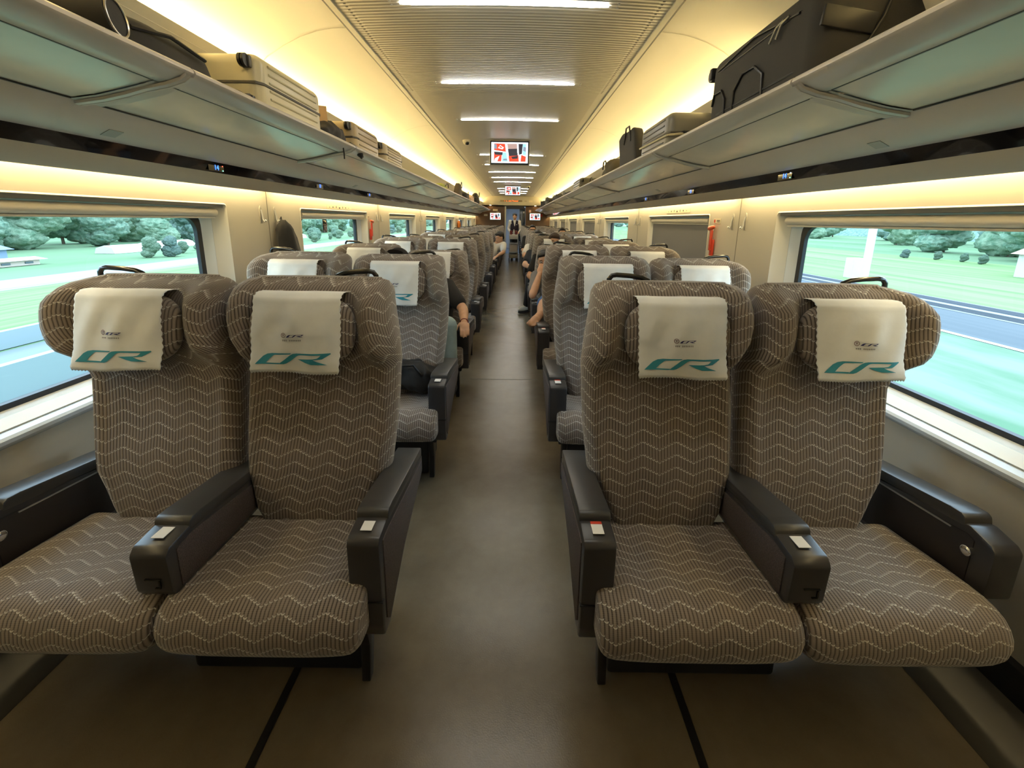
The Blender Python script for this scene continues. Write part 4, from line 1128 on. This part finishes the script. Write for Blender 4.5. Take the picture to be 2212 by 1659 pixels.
def person(label, J, shirt, pants, sleeve='short', skin=None, hair=M_HAIR, hair_cut='short', head_rot=(0, 0, 0), legs='trousers', face=True, barefoot=(), shoe=None, vox=.009, palm=None):
    skin = skin or M_SKIN
    px, py, pz = J['pelvis']
    r = empty('person', (px, py, 0), label, 'person')
    org = Vector((px, py, 0)); K = {k: V3(v) - org for k, v in J.items()}
    b = BM()
    hd = K['head']; RH = (Matrix.Rotation(head_rot[2], 3, 'Z') @ Matrix.Rotation(head_rot[0], 3, 'X') @ Matrix.Rotation(head_rot[1], 3, 'Y'))
    T = lambda p: hd + RH @ V3(p)
    b.ell(T((0, .012, .022)), (.074, .092, .090), RH, 20); b.ell(T((0, -.012, -.035)), (.060, .074, .078), RH, 18)
    b.ell(T((0, -.045, -.085)), (.034, .034, .026), RH, 12)
    b.tube([T((0, -.082, .015)), T((0, -.098, -.012)), T((0, -.104, -.028)), T((0, -.092, -.038))], [.009, .011, .015, .010], 10)
    for sx in (-1, 1):
        b.ell(T((sx * .074, .006, -.010)), (.010, .020, .032), RH, 10)
        b.ell(T((sx * .030, -.076, .030)), (.024, .010, .007), RH, 8)      # brow ridge
    b.ell(T((0, -.085, -.062)), (.024, .010, .008), RH, 10)                # lips
    capsule(b, K['neck'], T((0, .015, -.055)), .054, .050)
    capsule(b, K['pelvis'], K['chest'], .125, .135, 16); capsule(b, K['chest'], K['neck'], .12, .06, 16)
    for s_ in 'LR':
        capsule(b, K['chest'].lerp(K['sh' + s_], .4), K['sh' + s_], .075, .060)
        capsule(b, K['sh' + s_], K['el' + s_], .050, .038); capsule(b, K['el' + s_], K['el' + s_].lerp(K['wr' + s_], .35), .038, .039); capsule(b, K['el' + s_].lerp(K['wr' + s_], .35), K['wr' + s_], .039, .025)
        hand(b, K['el' + s_], K['wr' + s_], (palm or {}).get(s_, (0, 0, -1)))
        capsule(b, K['pelvis'], K['hip' + s_], .10, .09); capsule(b, K['hip' + s_], K['kn' + s_], .082, .056)
        capsule(b, K['kn' + s_], K['kn' + s_].lerp(K['an' + s_], .35), .054, .056); capsule(b, K['kn' + s_].lerp(K['an' + s_], .35), K['an' + s_], .056, .034)
        if s_ in barefoot:
            an, to = K['an' + s_], K['to' + s_]; d = (to - an).normalized(); sd = d.cross(V3((0, 0, 1))).normalized()
            capsule(b, an, an + d * .10, .036, .034); capsule(b, an + d * .09, to - d * .03, .038, .034)
            for i in range(5):
                o_ = (-.038 + .019 * i); q = to - d * (.02 + .006 * abs(i - 1)); capsule(b, q + sd * o_ - d * .03, q + sd * o_ + d * .018, .0105 if i else .013, .009, 8)
    body = b.done('body', skin, r); remesh(body, vox)
    # shirt
    b = BM()
    capsule(b, K['pelvis'] + V3((0, 0, -.02)), K['chest'], .143, .150, 18); capsule(b, K['chest'], K['chest'].lerp(K['neck'], .72), .140, .075, 18)
    for s_ in 'LR':
        capsule(b, K['chest'].lerp(K['sh' + s_], .3), K['sh' + s_], .090, .072)
        if sleeve == 'short': capsule(b, K['sh' + s_], K['sh' + s_].lerp(K['el' + s_], .72), .069, .062)
        else:
            capsule(b, K['sh' + s_], K['el' + s_], .066, .050); capsule(b, K['el' + s_], K['el' + s_].lerp(K['wr' + s_], .93), .050, .037)
    o = b.done('shirt', shirt, r); remesh(o, .011)
    # trousers / shorts
    b = BM()
    for s_ in 'LR':
        capsule(b, K['pelvis'] + V3((0, 0, -.02)), K['hip' + s_], .13, .105); e = 1. if legs == 'trousers' else .86
        capsule(b, K['hip' + s_], K['hip' + s_].lerp(K['kn' + s_], e), .097, .074 if legs == 'trousers' else .080)
        if legs == 'trousers': capsule(b, K['kn' + s_], K['kn' + s_].lerp(K['an' + s_], .93), .070, .050)
    o = b.done('trousers' if legs == 'trousers' else 'shorts', pants, r); remesh(o, .011)
    for s_ in 'LR':
        if s_ in barefoot: continue
        b = BM(); an, to = K['an' + s_], K['to' + s_]; d = (to - an); d.z = 0; d.normalize(); up = V3((0, 0, 1))
        rot = Matrix((d.cross(up), d, up)).transposed()
        c = an + d * .06 + up * -.035
        b.ell(c, (.047, .135, .045), rot, 16); b.ell(an + up * -.01, (.046, .055, .055), rot, 14)
        o = b.done('shoe', shoe or M_BLK, r); remesh(o, .008)
        b2 = BM(); ring = lambda e, z: [tuple(c + rot @ V3((.046 * math.cos(a) * e, .138 * math.sin(a) * e, z))) for a in [2 * PI * i / 20 for i in range(20)]]
        b2.loft([ring(1, -.045), ring(1.02, -.035), ring(1, -.022)]); b2.done('sole', mat('sole_dark', (.02, .02, .02), .7), o)
    # hair
    b = BM()
    if hair_cut == 'short':
        b.ell(T((0, .026, .040)), (.081, .093, .085), RH, 22); b.ell(T((0, .055, -.01)), (.070, .058, .065), RH, 16); b.ell(T((0, -.030, .083)), (.060, .050, .030), RH, 16)
    elif hair_cut == 'bun':
        b.ell(T((0, .024, .040)), (.084, .096, .090), RH, 22); b.ell(T((0, .11, .01)), (.040, .035, .040), RH, 16); b.ell(T((-.04, -.045, .070)), (.045, .040, .030), RH, 12); b.ell(T((.04, -.045, .070)), (.045, .040, .030), RH, 12)
    elif hair_cut == 'cap':
        b.ell(T((0, .015, .050)), (.086, .100, .080), RH, 22)
    if hair_cut == 'cap':
        o = b.done('cap', M_BLK, r); b = BM(); b.ell(T((0, -.10, .052)), (.062, .060, .009), RH, 16); b.done('cap_peak', M_BLK, o)
    else:
        o = b.done('hair', hair, r); remesh(o, .007)
    if face:
        for sx in (-1, 1):
            b = BM(); b.ell(T((sx * .029, -.0825, .016)), (.012, .006, .006), RH, 12); e = b.done('eye', mat('eye_white', (.6, .58, .55), .3), r)
            b = BM(); b.ell(T((sx * .029, -.087, .016)), (.0055, .003, .0055), RH, 10); b.done('iris', M_BLACK, e)
            b = BM(); b.ell(T((sx * .030, -.086, .036)), (.019, .004, .0035), RH, 10); b.done('eyebrow', M_HAIR, r)
        b = BM(); b.ell(T((0, -.0935, -.062)), (.022, .004, .006), RH, 10); b.done('lips', mat('lips', (.36, .13, .10), .5), r)
    return r, K, T, RH
def seated(x, y, hx=0, hy=0, hz=0, lean=0, drop=0):
    """joint set for somebody sitting at seat centre x, arm-front y, facing the camera"""
    z = -drop
    return dict(pelvis=(x, y + .20, .56), chest=(x + lean * .5, y + .31, .84 + z), neck=(x + lean, y + .36, 1.01 + z), head=(x + lean * 1.2 + hx, y + .33 + hy, 1.15 + z + hz),
                shL=(x + lean - .17, y + .34, .95 + z), shR=(x + lean + .17, y + .34, .95 + z), elL=(x - .22, y + .18, .70), elR=(x + .22, y + .18, .70),
                wrL=(x - .12, y - .02, .64), wrR=(x + .12, y - .02, .64), hipL=(x - .09, y + .14, .55), hipR=(x + .09, y + .14, .55), knL=(x - .11, y - .24, .53), knR=(x + .11, y - .24, .53),
                anL=(x - .11, y - .24, .09), anR=(x + .11, y - .24, .09), toL=(x - .11, y - .38, .04), toR=(x + .11, y - .38, .04))
M_JEAN = mat('denim_light', (.30, .40, .42), .9, bump=(200, .3, .001), var=(12, .15))
M_DENIM = mat('denim_blue', (.06, .12, .26), .9)
M_SHW = mat('shirt_white', (.62, .60, .56), .8)
M_GREYS = mat('shirt_grey', (.16, .15, .14), .85)
# third row, left aisle: black sleeve, light jeans
J = seated(-.56, 3.08, drop=.13)
J.update(shR=(-.47, 3.42, .845), shL=(-.76, 3.42, .84), elR=(-.315, 3.22, .70), wrR=(-.285, 3.02, .645), head=(-.66, 3.44, .985), hipR=(-.46, 3.22, .54), knR=(-.385, 2.84, .66), anR=(-.355, 2.80, .30), toR=(-.36, 2.70, .24),
         elL=(-.78, 3.22, .68), wrL=(-.66, 3.02, .66))
p3, K, T, RH = person('person in black short sleeves and pale jeans, arm on the third-row left armrest', J, M_BLK, M_JEAN, hair_cut='short', face=False, vox=.006)
b = BM(); wr = K['wrR']; b.tube([tuple(wr + Vector((.028 * math.cos(a), .004, .028 * math.sin(a)))) for a in [2 * PI * i / 16 for i in range(16)]], .004, 6, closed=True); b.done('bracelet', mat('bracelet_red', (.20, .02, .02), .5), p3)
# left window, dark cap behind second-row seat
J = seated(-1.02, 3.08, drop=.09); J['head'] = (-.875, 3.47, 1.030); J['neck'] = (-.94, 3.45, .93)
person('person in a black cap asleep in the third row at the left window', J, M_BLK, M_BLK, hair_cut='cap', face=True, head_rot=(-.45, 0, 0))
# far left aisle leaning out
J = seated(-.50, 8.64, lean=.18, drop=.07); J['head'] = (-.235, 8.98, 1.03); J['neck'] = (-.29, 8.99, .90); J['elR'] = (-.15, 8.76, .74); J['wrR'] = (-.26, 8.6, .68)
person('dark-haired person in a white top leaning into the aisle from the eighth left row', J, M_SHW, M_BLK, hair_cut='short', face=True, head_rot=(.35, 0, -.9))
# fourth row right aisle: arm raised to face, bare foot
J = seated(.53, 4.15, drop=.22)
J.update(chest=(.50, 4.46, .74), neck=(.43, 4.53, .86), head=(.405, 4.50, .965), shL=(.32, 4.50, .80), shR=(.62, 4.50, .80), elL=(.262, 4.13, .660), wrL=(.335, 4.28, .855),
         hipL=(.44, 4.34, .55), knL=(.365, 3.90, .62), anL=(.305, 3.47, .615), toL=(.21, 3.32, .555), elR=(.74, 4.3, .66), wrR=(.62, 4.1, .64))
person('person with a bare foot up and hand on face, fourth right row aisle seat', J, M_GREYS, M_DENIM, legs='shorts', barefoot='L', head_rot=(.15, -.25, -.2), face=True, vox=.0055, palm={'L': (0, 1, 0)})
# fifth row right aisle: bandaged man in black
J = seated(.555, 5.27, drop=.04); J['head'] = (.60, 5.64, 1.105); J['elL'] = (.275, 5.42, .69); J['wrL'] = (.33, 5.22, .66)
pb, K, T, RH = person('bandaged man in a black shirt in the fifth right row aisle seat', J, M_BLK, M_DENIM, hair_cut='short', hair=mat('hair_short', (.05, .03, .02), .8), face=True, head_rot=(.1, .1, 0))
b = BM(); b.ell(T((.055, -.040, .005)), (.030, .050, .040), RH, 14); b.done('bandage', mat('bandage', (.62, .70, .78), .8), pb)
# sixth row right aisle: dark trousers, grey shoe in the aisle
J = seated(.50, 6.40, drop=.08); J.update(elL=(.235, 6.42, .73), wrL=(.34, 6.28, .70), knL=(.33, 6.12, .53), anL=(.27, 6.42, .095), toL=(.16, 6.27, .04))
person('person in dark clothes whose grey shoe rests in the aisle, sixth right row', J, M_BLK, M_BLK, hair_cut='short', shoe=mat('shoe_grey', (.52, .51, .46), .7), face=False)
J = seated(.50, 7.52, drop=.05); J.update(elL=(.25, 7.5, .78), wrL=(.36, 7.35, .70))
person('person in a white top with an elbow over the armrest, seventh right row', J, M_SHW, M_BLK, hair_cut='short', face=False)
J = seated(1.08, 4.15, drop=.09); J['head'] = (1.155, 4.72, 1.055); J['neck'] = (1.12, 4.66, .93); J['chest'] = (1.1, 4.52, .80)
person('black-haired person at the right window in the fourth row, only hair showing', J, M_BLK, M_BLK, hair_cut='short', face=False)
J = seated(1.07, 8.64, drop=.02)
person('black-haired person at the right window in the eighth row', J, M_BLK, M_BLK, hair_cut='short', face=False)
J = seated(.50, 9.76, drop=-.02)
person('dark-haired person in the ninth right row aisle seat', J, M_BLK, M_BLK, hair_cut='short', face=False)

# attendant standing in the aisle
AY = 16.05; ax = .085
J = dict(pelvis=(ax, AY, .90), chest=(ax, AY + .0, 1.20), neck=(ax, AY + .02, 1.385), head=(ax, AY - .01, 1.525), shL=(ax - .165, AY + .02, 1.335), shR=(ax + .165, AY + .02, 1.335),
         elL=(ax - .225, AY - .02, 1.06), elR=(ax + .225, AY - .02, 1.06), wrL=(ax - .15, AY - .22, .955), wrR=(ax + .15, AY - .22, .955), hipL=(ax - .085, AY, .86), hipR=(ax + .085, AY, .86),
         knL=(ax - .085, AY, .48), knR=(ax + .085, AY, .48), anL=(ax - .085, AY + .02, .09), anR=(ax + .085, AY + .02, .09), toL=(ax - .09, AY - .12, .04), toR=(ax + .09, AY - .12, .04))
pa, K, T, RH = person('train attendant in a dark waistcoat and white sleeves behind the trolley in the aisle', J, M_SHW, M_BLK, sleeve='long', hair_cut='bun', face=True, vox=.008)
b = BM(); org = Vector((ax, AY, 0))
capsule(b, K['pelvis'] + Vector((0, 0, .02)), K['chest'] + Vector((0, -.003, 0)), .155, .160, 20); capsule(b, K['chest'], K['chest'] + Vector((0, 0, .08)), .158, .13, 20)
b.box((-.09, .0, 1.335), (.07, .20, .10), bev=.03); b.box((.09, .0, 1.335), (.07, .20, .10), bev=.03)
o = b.done('waistcoat', mat('waistcoat', (.018, .012, .026), .8), pa); remesh(o, .011)
b = BM(); b.prism([(-.055, 1.40), (.055, 1.40), (.012, 1.19), (0, 1.17), (-.012, 1.19)], 'y', -.185, -.150, bev=.004); b.done('shirt_front', M_SHW, pa)
b = BM(); b.box((.075, -.178, 1.235), (.045, .004, .014)); b.done('name_badge', M_WHITE, pa)
# trolley
TY = 15.15; r = empty('service_trolley', (.055, TY, 0), 'narrow metal service trolley with boxes in the aisle before the attendant', 'trolley')
W_, D_ = .30, .78
for sx in (-1, 1):
    for sy in (-1, 1):
        b = BM(); b.cyl((sx * W_ / 2, sy * D_ / 2, .10), (sx * W_ / 2, sy * D_ / 2, .93), .011, 10); b.done('post', M_ALU, r)
        b = BM(); b.cyl((sx * W_ / 2 - .012, sy * D_ / 2, .045), (sx * W_ / 2 + .012, sy * D_ / 2, .045), .045, 16); b.box((sx * W_ / 2, sy * D_ / 2, .085), (.03, .04, .04), bev=.004); b.done('caster', M_BLACK, r)
b = BM(); b.box((0, 0, .83), (W_, D_, .15), bev=.012); b.done('drawer', mat('trolley_cream', (.55, .50, .42), .4), r)
for z, h in ((.60, .02), (.30, .02), (.17, .13)):
    b = BM(); b.box((0, 0, z), (W_, D_, h), bev=.004); b.done('shelf', M_ALU if h < .1 else mat('trolley_tan', (.30, .26, .17), .5), r)
b = BM(); b.tube([(-.14, D_ / 2, .90), (-.14, D_ / 2 + .06, .95), (.14, D_ / 2 + .06, .95), (.14, D_ / 2, .90)], .010, 8); b.done('push_handle', M_ALU, r)
r2 = empty('container', (.055, TY - .10, .31), 'pale beige plastic container on the middle shelf of the trolley', 'container')
b = BM(); b.box((0, 0, .14), (.25, .45, .27), bev=.02); b.done('container_body', mat('container_beige', (.58, .50, .42), .5), r2); b = BM(); b.box((0, 0, .283), (.27, .47, .02), bev=.006); b.done('lid', mat('container_lid', (.62, .56, .48), .4), r2)
for i, (x, c, h, nm, lab) in enumerate(((-.075, (.16, .02, .02), .135, 'snack_box', 'dark red box on top of the trolley, left'), (.105, (.16, .02, .02), .13, 'snack_box', 'dark red box on top of the trolley, right'))):
    b = BM(); b.box((.055 + x - .015, TY - .12, .905 + h / 2), (.085, .22, h), bev=.004); tag(b.done(nm, mat('snack_red', c, .5), smooth=False), lab, 'box')
b = BM(); b.tube([(.06, TY - .2, .906), (.06, TY - .2, 1.03), (.06, TY - .2, 1.06), (.06, TY - .2, 1.085)], [.028, .028, .012, .012], 16); tag(b.done('bottle', M_SHW), 'white bottle standing between the red boxes on the trolley', 'bottle')

# ------------------------------------------------------------------ outside
def ground(name, x0, x1, c1, c2, z=-2., sc=(.6, .05), seed=0):
    m = bpy.data.materials.new(name); m.use_nodes = True; g = G(m); bs = g.N['Principled BSDF']; bs.inputs['Roughness'].default_value = .95; bs.inputs['Specular IOR Level'].default_value = .1
    tc = g.N.new('ShaderNodeTexCoord'); mp = g.N.new('ShaderNodeMapping'); mp.inputs['Scale'].default_value = (sc[0], sc[1], 1)
    nz = g.N.new('ShaderNodeTexNoise'); nz.inputs['Scale'].default_value = 1.; nz.inputs['Detail'].default_value = 5
    g.L.new(tc.outputs['Object'], mp.inputs[0]); g.L.new(mp.outputs[0], nz.inputs['Vector'])
    g.L.new(g.mixc(g.mr(nz.outputs['Fac'], .35, .65, 0, 1), c1, c2), bs.inputs['Base Color'])
    b = BM(); b.quad([(x0, -60, z), (x1, -60, z), (x1, 420, z), (x0, 420, z)]); o = b.done(name, m, smooth=False, recalc=False)
    return struct(o)
GR, GR2 = (.125, .205, .085), (.215, .300, .135)
ground('floor_field', -700, 700, (.110, .190, .100), (.170, .260, .150), z=-2.02, sc=(.12, .02))
ground('floor_embankment_left', -12.6, -9.2, (.15, .18, .18), (.21, .24, .225), z=-1.99)
ground('floor_crop_left', -22.5, -13.1, GR, GR2, z=-1.99, sc=(2.5, .06))
ground('floor_road_left', -26, -23, (.28, .285, .28), (.34, .34, .33), z=-1.98, sc=(1, .1))
ground('floor_lane_left', -23, -22.5, (.25, .34, .38), (.3, .4, .42), z=-1.985)
ground('floor_verge_right', 5.5, 14.2, (.10, .18, .11), (.19, .235, .19), z=-1.99, sc=(.9, .25))
ground('floor_road_right', 14.4, 18.1, (.10, .115, .13), (.13, .145, .16), z=-1.98, sc=(1, .05))
ground('floor_kerb_right', 14.2, 14.45, (.7, .76, .74), (.8, .84, .8), z=-1.975)
ground('floor_track_right', 18.1, 20.1, (.22, .26, .30), (.36, .38, .42), z=-1.97, sc=(4, .05))
ground('floor_crop_right', 20.1, 46, GR, GR2, z=-1.99, sc=(.8, .03))
for x, side, z in ((-9.3, 'near', -1.35), (-12.9, 'far', -1.55)):
    b = BM(); b.box((x, 180, (z - 2) / 2), (.18, 480, z + 2)); tag(b.done('barrier', mat('barrier_blue', (.28, .34, .37), .6), smooth=False), 'long pale blue trackside barrier outside the left windows, the %s one' % side, 'barrier', 'trackside barriers')
for x in (18.4, 19.7):
    b = BM(); b.box((x, 180, -1.89), (.10, 480, .14)); tag(b.done('rail', mat('rail_steel', (.16, .17, .19), .4, metal=.6), smooth=False), 'long steel rail outside the right windows, the %s one' % ('nearer' if x < 19 else 'farther'), 'rail', 'outside rails')
# trees: three prototypes
def leafmat(nm, c1, c2):
    m = bpy.data.materials.new(nm); m.use_nodes = True; g = G(m); bs = g.N['Principled BSDF']; bs.inputs['Roughness'].default_value = .9; bs.inputs['Specular IOR Level'].default_value = .1
    tc = g.N.new('ShaderNodeTexCoord'); nz = g.N.new('ShaderNodeTexNoise'); nz.inputs['Scale'].default_value = 1.6; nz.inputs['Detail'].default_value = 6; nz.inputs['Roughness'].default_value = .7
    g.L.new(tc.outputs['Object'], nz.inputs['Vector'])
    g.L.new(g.mixc(g.mr(nz.outputs['Fac'], .38, .62, 0, 1), c1, c2), bs.inputs['Base Color'])
    bp = g.N.new('ShaderNodeBump'); bp.inputs['Strength'].default_value = 1.; bp.inputs['Distance'].default_value = .35; g.L.new(nz.outputs['Fac'], bp.inputs['Height']); g.L.new(bp.outputs[0], bs.inputs['Normal'])
    return m
LEAF = [leafmat('leaf_a', (.13, .24, .17), (.28, .38, .28)), leafmat('leaf_b', (.12, .21, .18), (.25, .34, .29)), leafmat('leaf_c', (.15, .26, .17), (.31, .41, .29))]
def make_tree(i, H):
    rg = random.Random(i * 17 + 3); r = empty('tree', (0, 0, 0)); b = BM()
    for k in range(14):
        a = rg.uniform(0, 2 * PI); rr = rg.uniform(.2, .30) * H; z = rg.uniform(.16, .84) * H; d = rg.uniform(.0, .27) * H * (1.15 - z / H)
        t = bmesh.new(); bmesh.ops.create_icosphere(t, subdivisions=4, radius=1)
        for v in t.verts:
            p = v.co * 2.2 + Vector((k * 3.1, i, 0)); v.co *= 1 + .22 * noise.noise(p) + .16 * noise.noise(p * 3.1) + .08 * noise.noise(p * 7)
            v.co = Vector((v.co.x * rr + d * math.cos(a), v.co.y * rr + d * math.sin(a), v.co.z * rr * .8 + z))
        b.add(t)
    b.done('crown', LEAF[i % 3], r, angle=180)
    b = BM(); b.tube([(0, 0, 0), (.05, 0, H * .25), (0, .1, H * .55)], [.16, .12, .07], 8); b.done('trunk', mat('bark', (.12, .09, .06), .9), r)
    return r
protos = [make_tree(i, 7.5) for i in range(3)]; used = [False] * 3
rg = random.Random(11); nt_ = 0
def put_tree(x, y, sc, label, group, z=-2.):
    global nt_
    i = rg.randrange(3); o = protos[i] if not used[i] else copy_tree(protos[i]); used[i] = True
    o.location = (x, y, z); o.rotation_euler.z = rg.uniform(0, 6.28); o.scale = (sc * rg.uniform(.9, 1.2), sc * rg.uniform(.9, 1.2), sc)
    tag(o, label, 'tree', group); nt_ += 1
y = 12.
while y < 330:
    d = rg.uniform(50, 58); put_tree(-d, y, rg.uniform(.95, 1.35), 'green leafy tree in the belt beyond the fields, seen through the left windows', 'trees outside the left windows'); y += rg.uniform(4.0, 6.5) * (1 + y / 200)
y = 8.
while y < 330:
    d = rg.uniform(48, 60) if y < 60 else rg.uniform(70, 95); put_tree(d, y, rg.uniform(.95, 1.35), 'green leafy tree beyond the fields, seen through the right windows', 'trees outside the right windows'); y += rg.uniform(4.0, 6.5) * (1 + y / 200)
for k in range(34):
    put_tree(-rg.uniform(28, 32), 34 + k * 2.6 + rg.uniform(-1, 1), rg.uniform(.12, .24), 'low green bush behind the pale road, left of the train', 'bushes outside the left windows')
for k in range(16):
    put_tree(rg.uniform(42, 47), 14 + k * 2.2 + rg.uniform(-1, 1), rg.uniform(.16, .42) if k < 8 else .12, 'low green bush before the right tree belt', 'bushes outside the right windows')
y = 14.
while y < 230:
    put_tree(-rg.uniform(43, 47), y, rg.uniform(.55, .85), 'smaller green tree at the front edge of the left tree belt', 'trees outside the left windows'); y += rg.uniform(3.2, 4.8) * (1 + y / 150)
# wooded ridge behind
for s, side in ((-1, 'left'), (1, 'right')):
    b = BM(); rings = []
    for i in range(90):
        yy = -80 + i * 6.2; h = 6 + 3 * noise.noise(Vector((i * .13, s * 5, 0))) + 1.2 * noise.noise(Vector((i * .6, s, 0)))
        rings.append([(s * 78 if s < 0 else s * 112, yy, -2), (s * (86 if s < 0 else 120), yy, h * .7), (s * (98 if s < 0 else 132), yy, h)])
    b.loft(rings, closed=False, caps=False); struct(b.done('wall_ridge_' + side, LEAF[1], angle=180))
# houses
def house(loc, w, d, h, wallc, roofc, label, rz=0, rh=1.2):
    r = empty('house', loc, label, 'house', rz=rz)
    b = BM(); b.box((0, 0, h / 2), (w, d, h)); b.done('walls', mat('hw%.2f' % wallc[0], wallc, .8), r, smooth=False)
    b = BM(); b.prism([(-w / 2 - .3, h), (w / 2 + .3, h), (0, h + rh)], 'y', -d / 2 - .3, d / 2 + .3); b.done('roof', mat('hr%.2f' % roofc[0], roofc, .7), r, smooth=False)
    for k in range(3):
        b = BM(); b.box((math.copysign(w / 2, -loc[0]), -d / 3 + k * d / 3, h * .5), (.1, d * .12, h * .35)); b.done('window', mat('hwin', (.12, .15, .18), .3), r, smooth=False)
house((-39, 27.5, -2), 3, 8, .75, (.20, .27, .40), (.16, .24, .38), 'low blue-roofed shed outside the nearest left window', rh=.5)
house((-33, 27, -2), 1.2, 4, .35, (.60, .48, .42), (.62, .58, .55), 'low pale brick hut before the blue-roofed shed', rh=.15)
house((38, 27, -2), 5, 6, 1.6, (.52, .51, .48), (.42, .26, .22), 'white house with reddish roof outside the right window')
for k, (x, y, l) in enumerate(((-36, 40, 5), (-38, 47, 6), (-35, 53, 5), (-37, 61, 7), (-36, 70, 6))):
    b = BM(); b.prism([(-.9, 0), (.9, 0), (.7, .5), (0, .7), (-.7, .5)], 'y', -l / 2, l / 2); o = b.done('greenhouse', mat('white_film', (.52, .51, .48), .5), smooth=False); o.location = (x, y, -2)
    tag(o, 'low white film greenhouse behind the road, %s from the camera' % ORD[k], 'greenhouse', 'greenhouses outside the left windows')
b = BM(); b.cyl((21.8, 26.2, -2), (21.8, 26.2, 7.5), .21, 16); tag(b.done('pole', mat('pole_white', (.55, .57, .57), .5)), 'thick white trackside pole outside the right window', 'pole')
b = BM(); b.box((22.6, 28.0, -1.35), (.9, .7, 1.3), bev=.03); tag(b.done('utility_box', mat('pole_white'), smooth=False), 'white utility box standing beside the white pole', 'utility box')

# ------------------------------------------------------------------ world / colour
w = bpy.data.worlds.new('sky'); bpy.context.scene.world = w; w.use_nodes = True
g = w.node_tree; bg = g.nodes['Background']
bg.inputs[0].default_value = (.60, .81, 1., 1); bg.inputs[1].default_value = 4.6
sc = bpy.context.scene
sc.view_settings.view_transform = 'Standard'; sc.view_settings.look = 'None'; sc.view_settings.gamma = 1; sc.view_settings.use_curve_mapping = False
sc.view_settings.exposure = 0.45
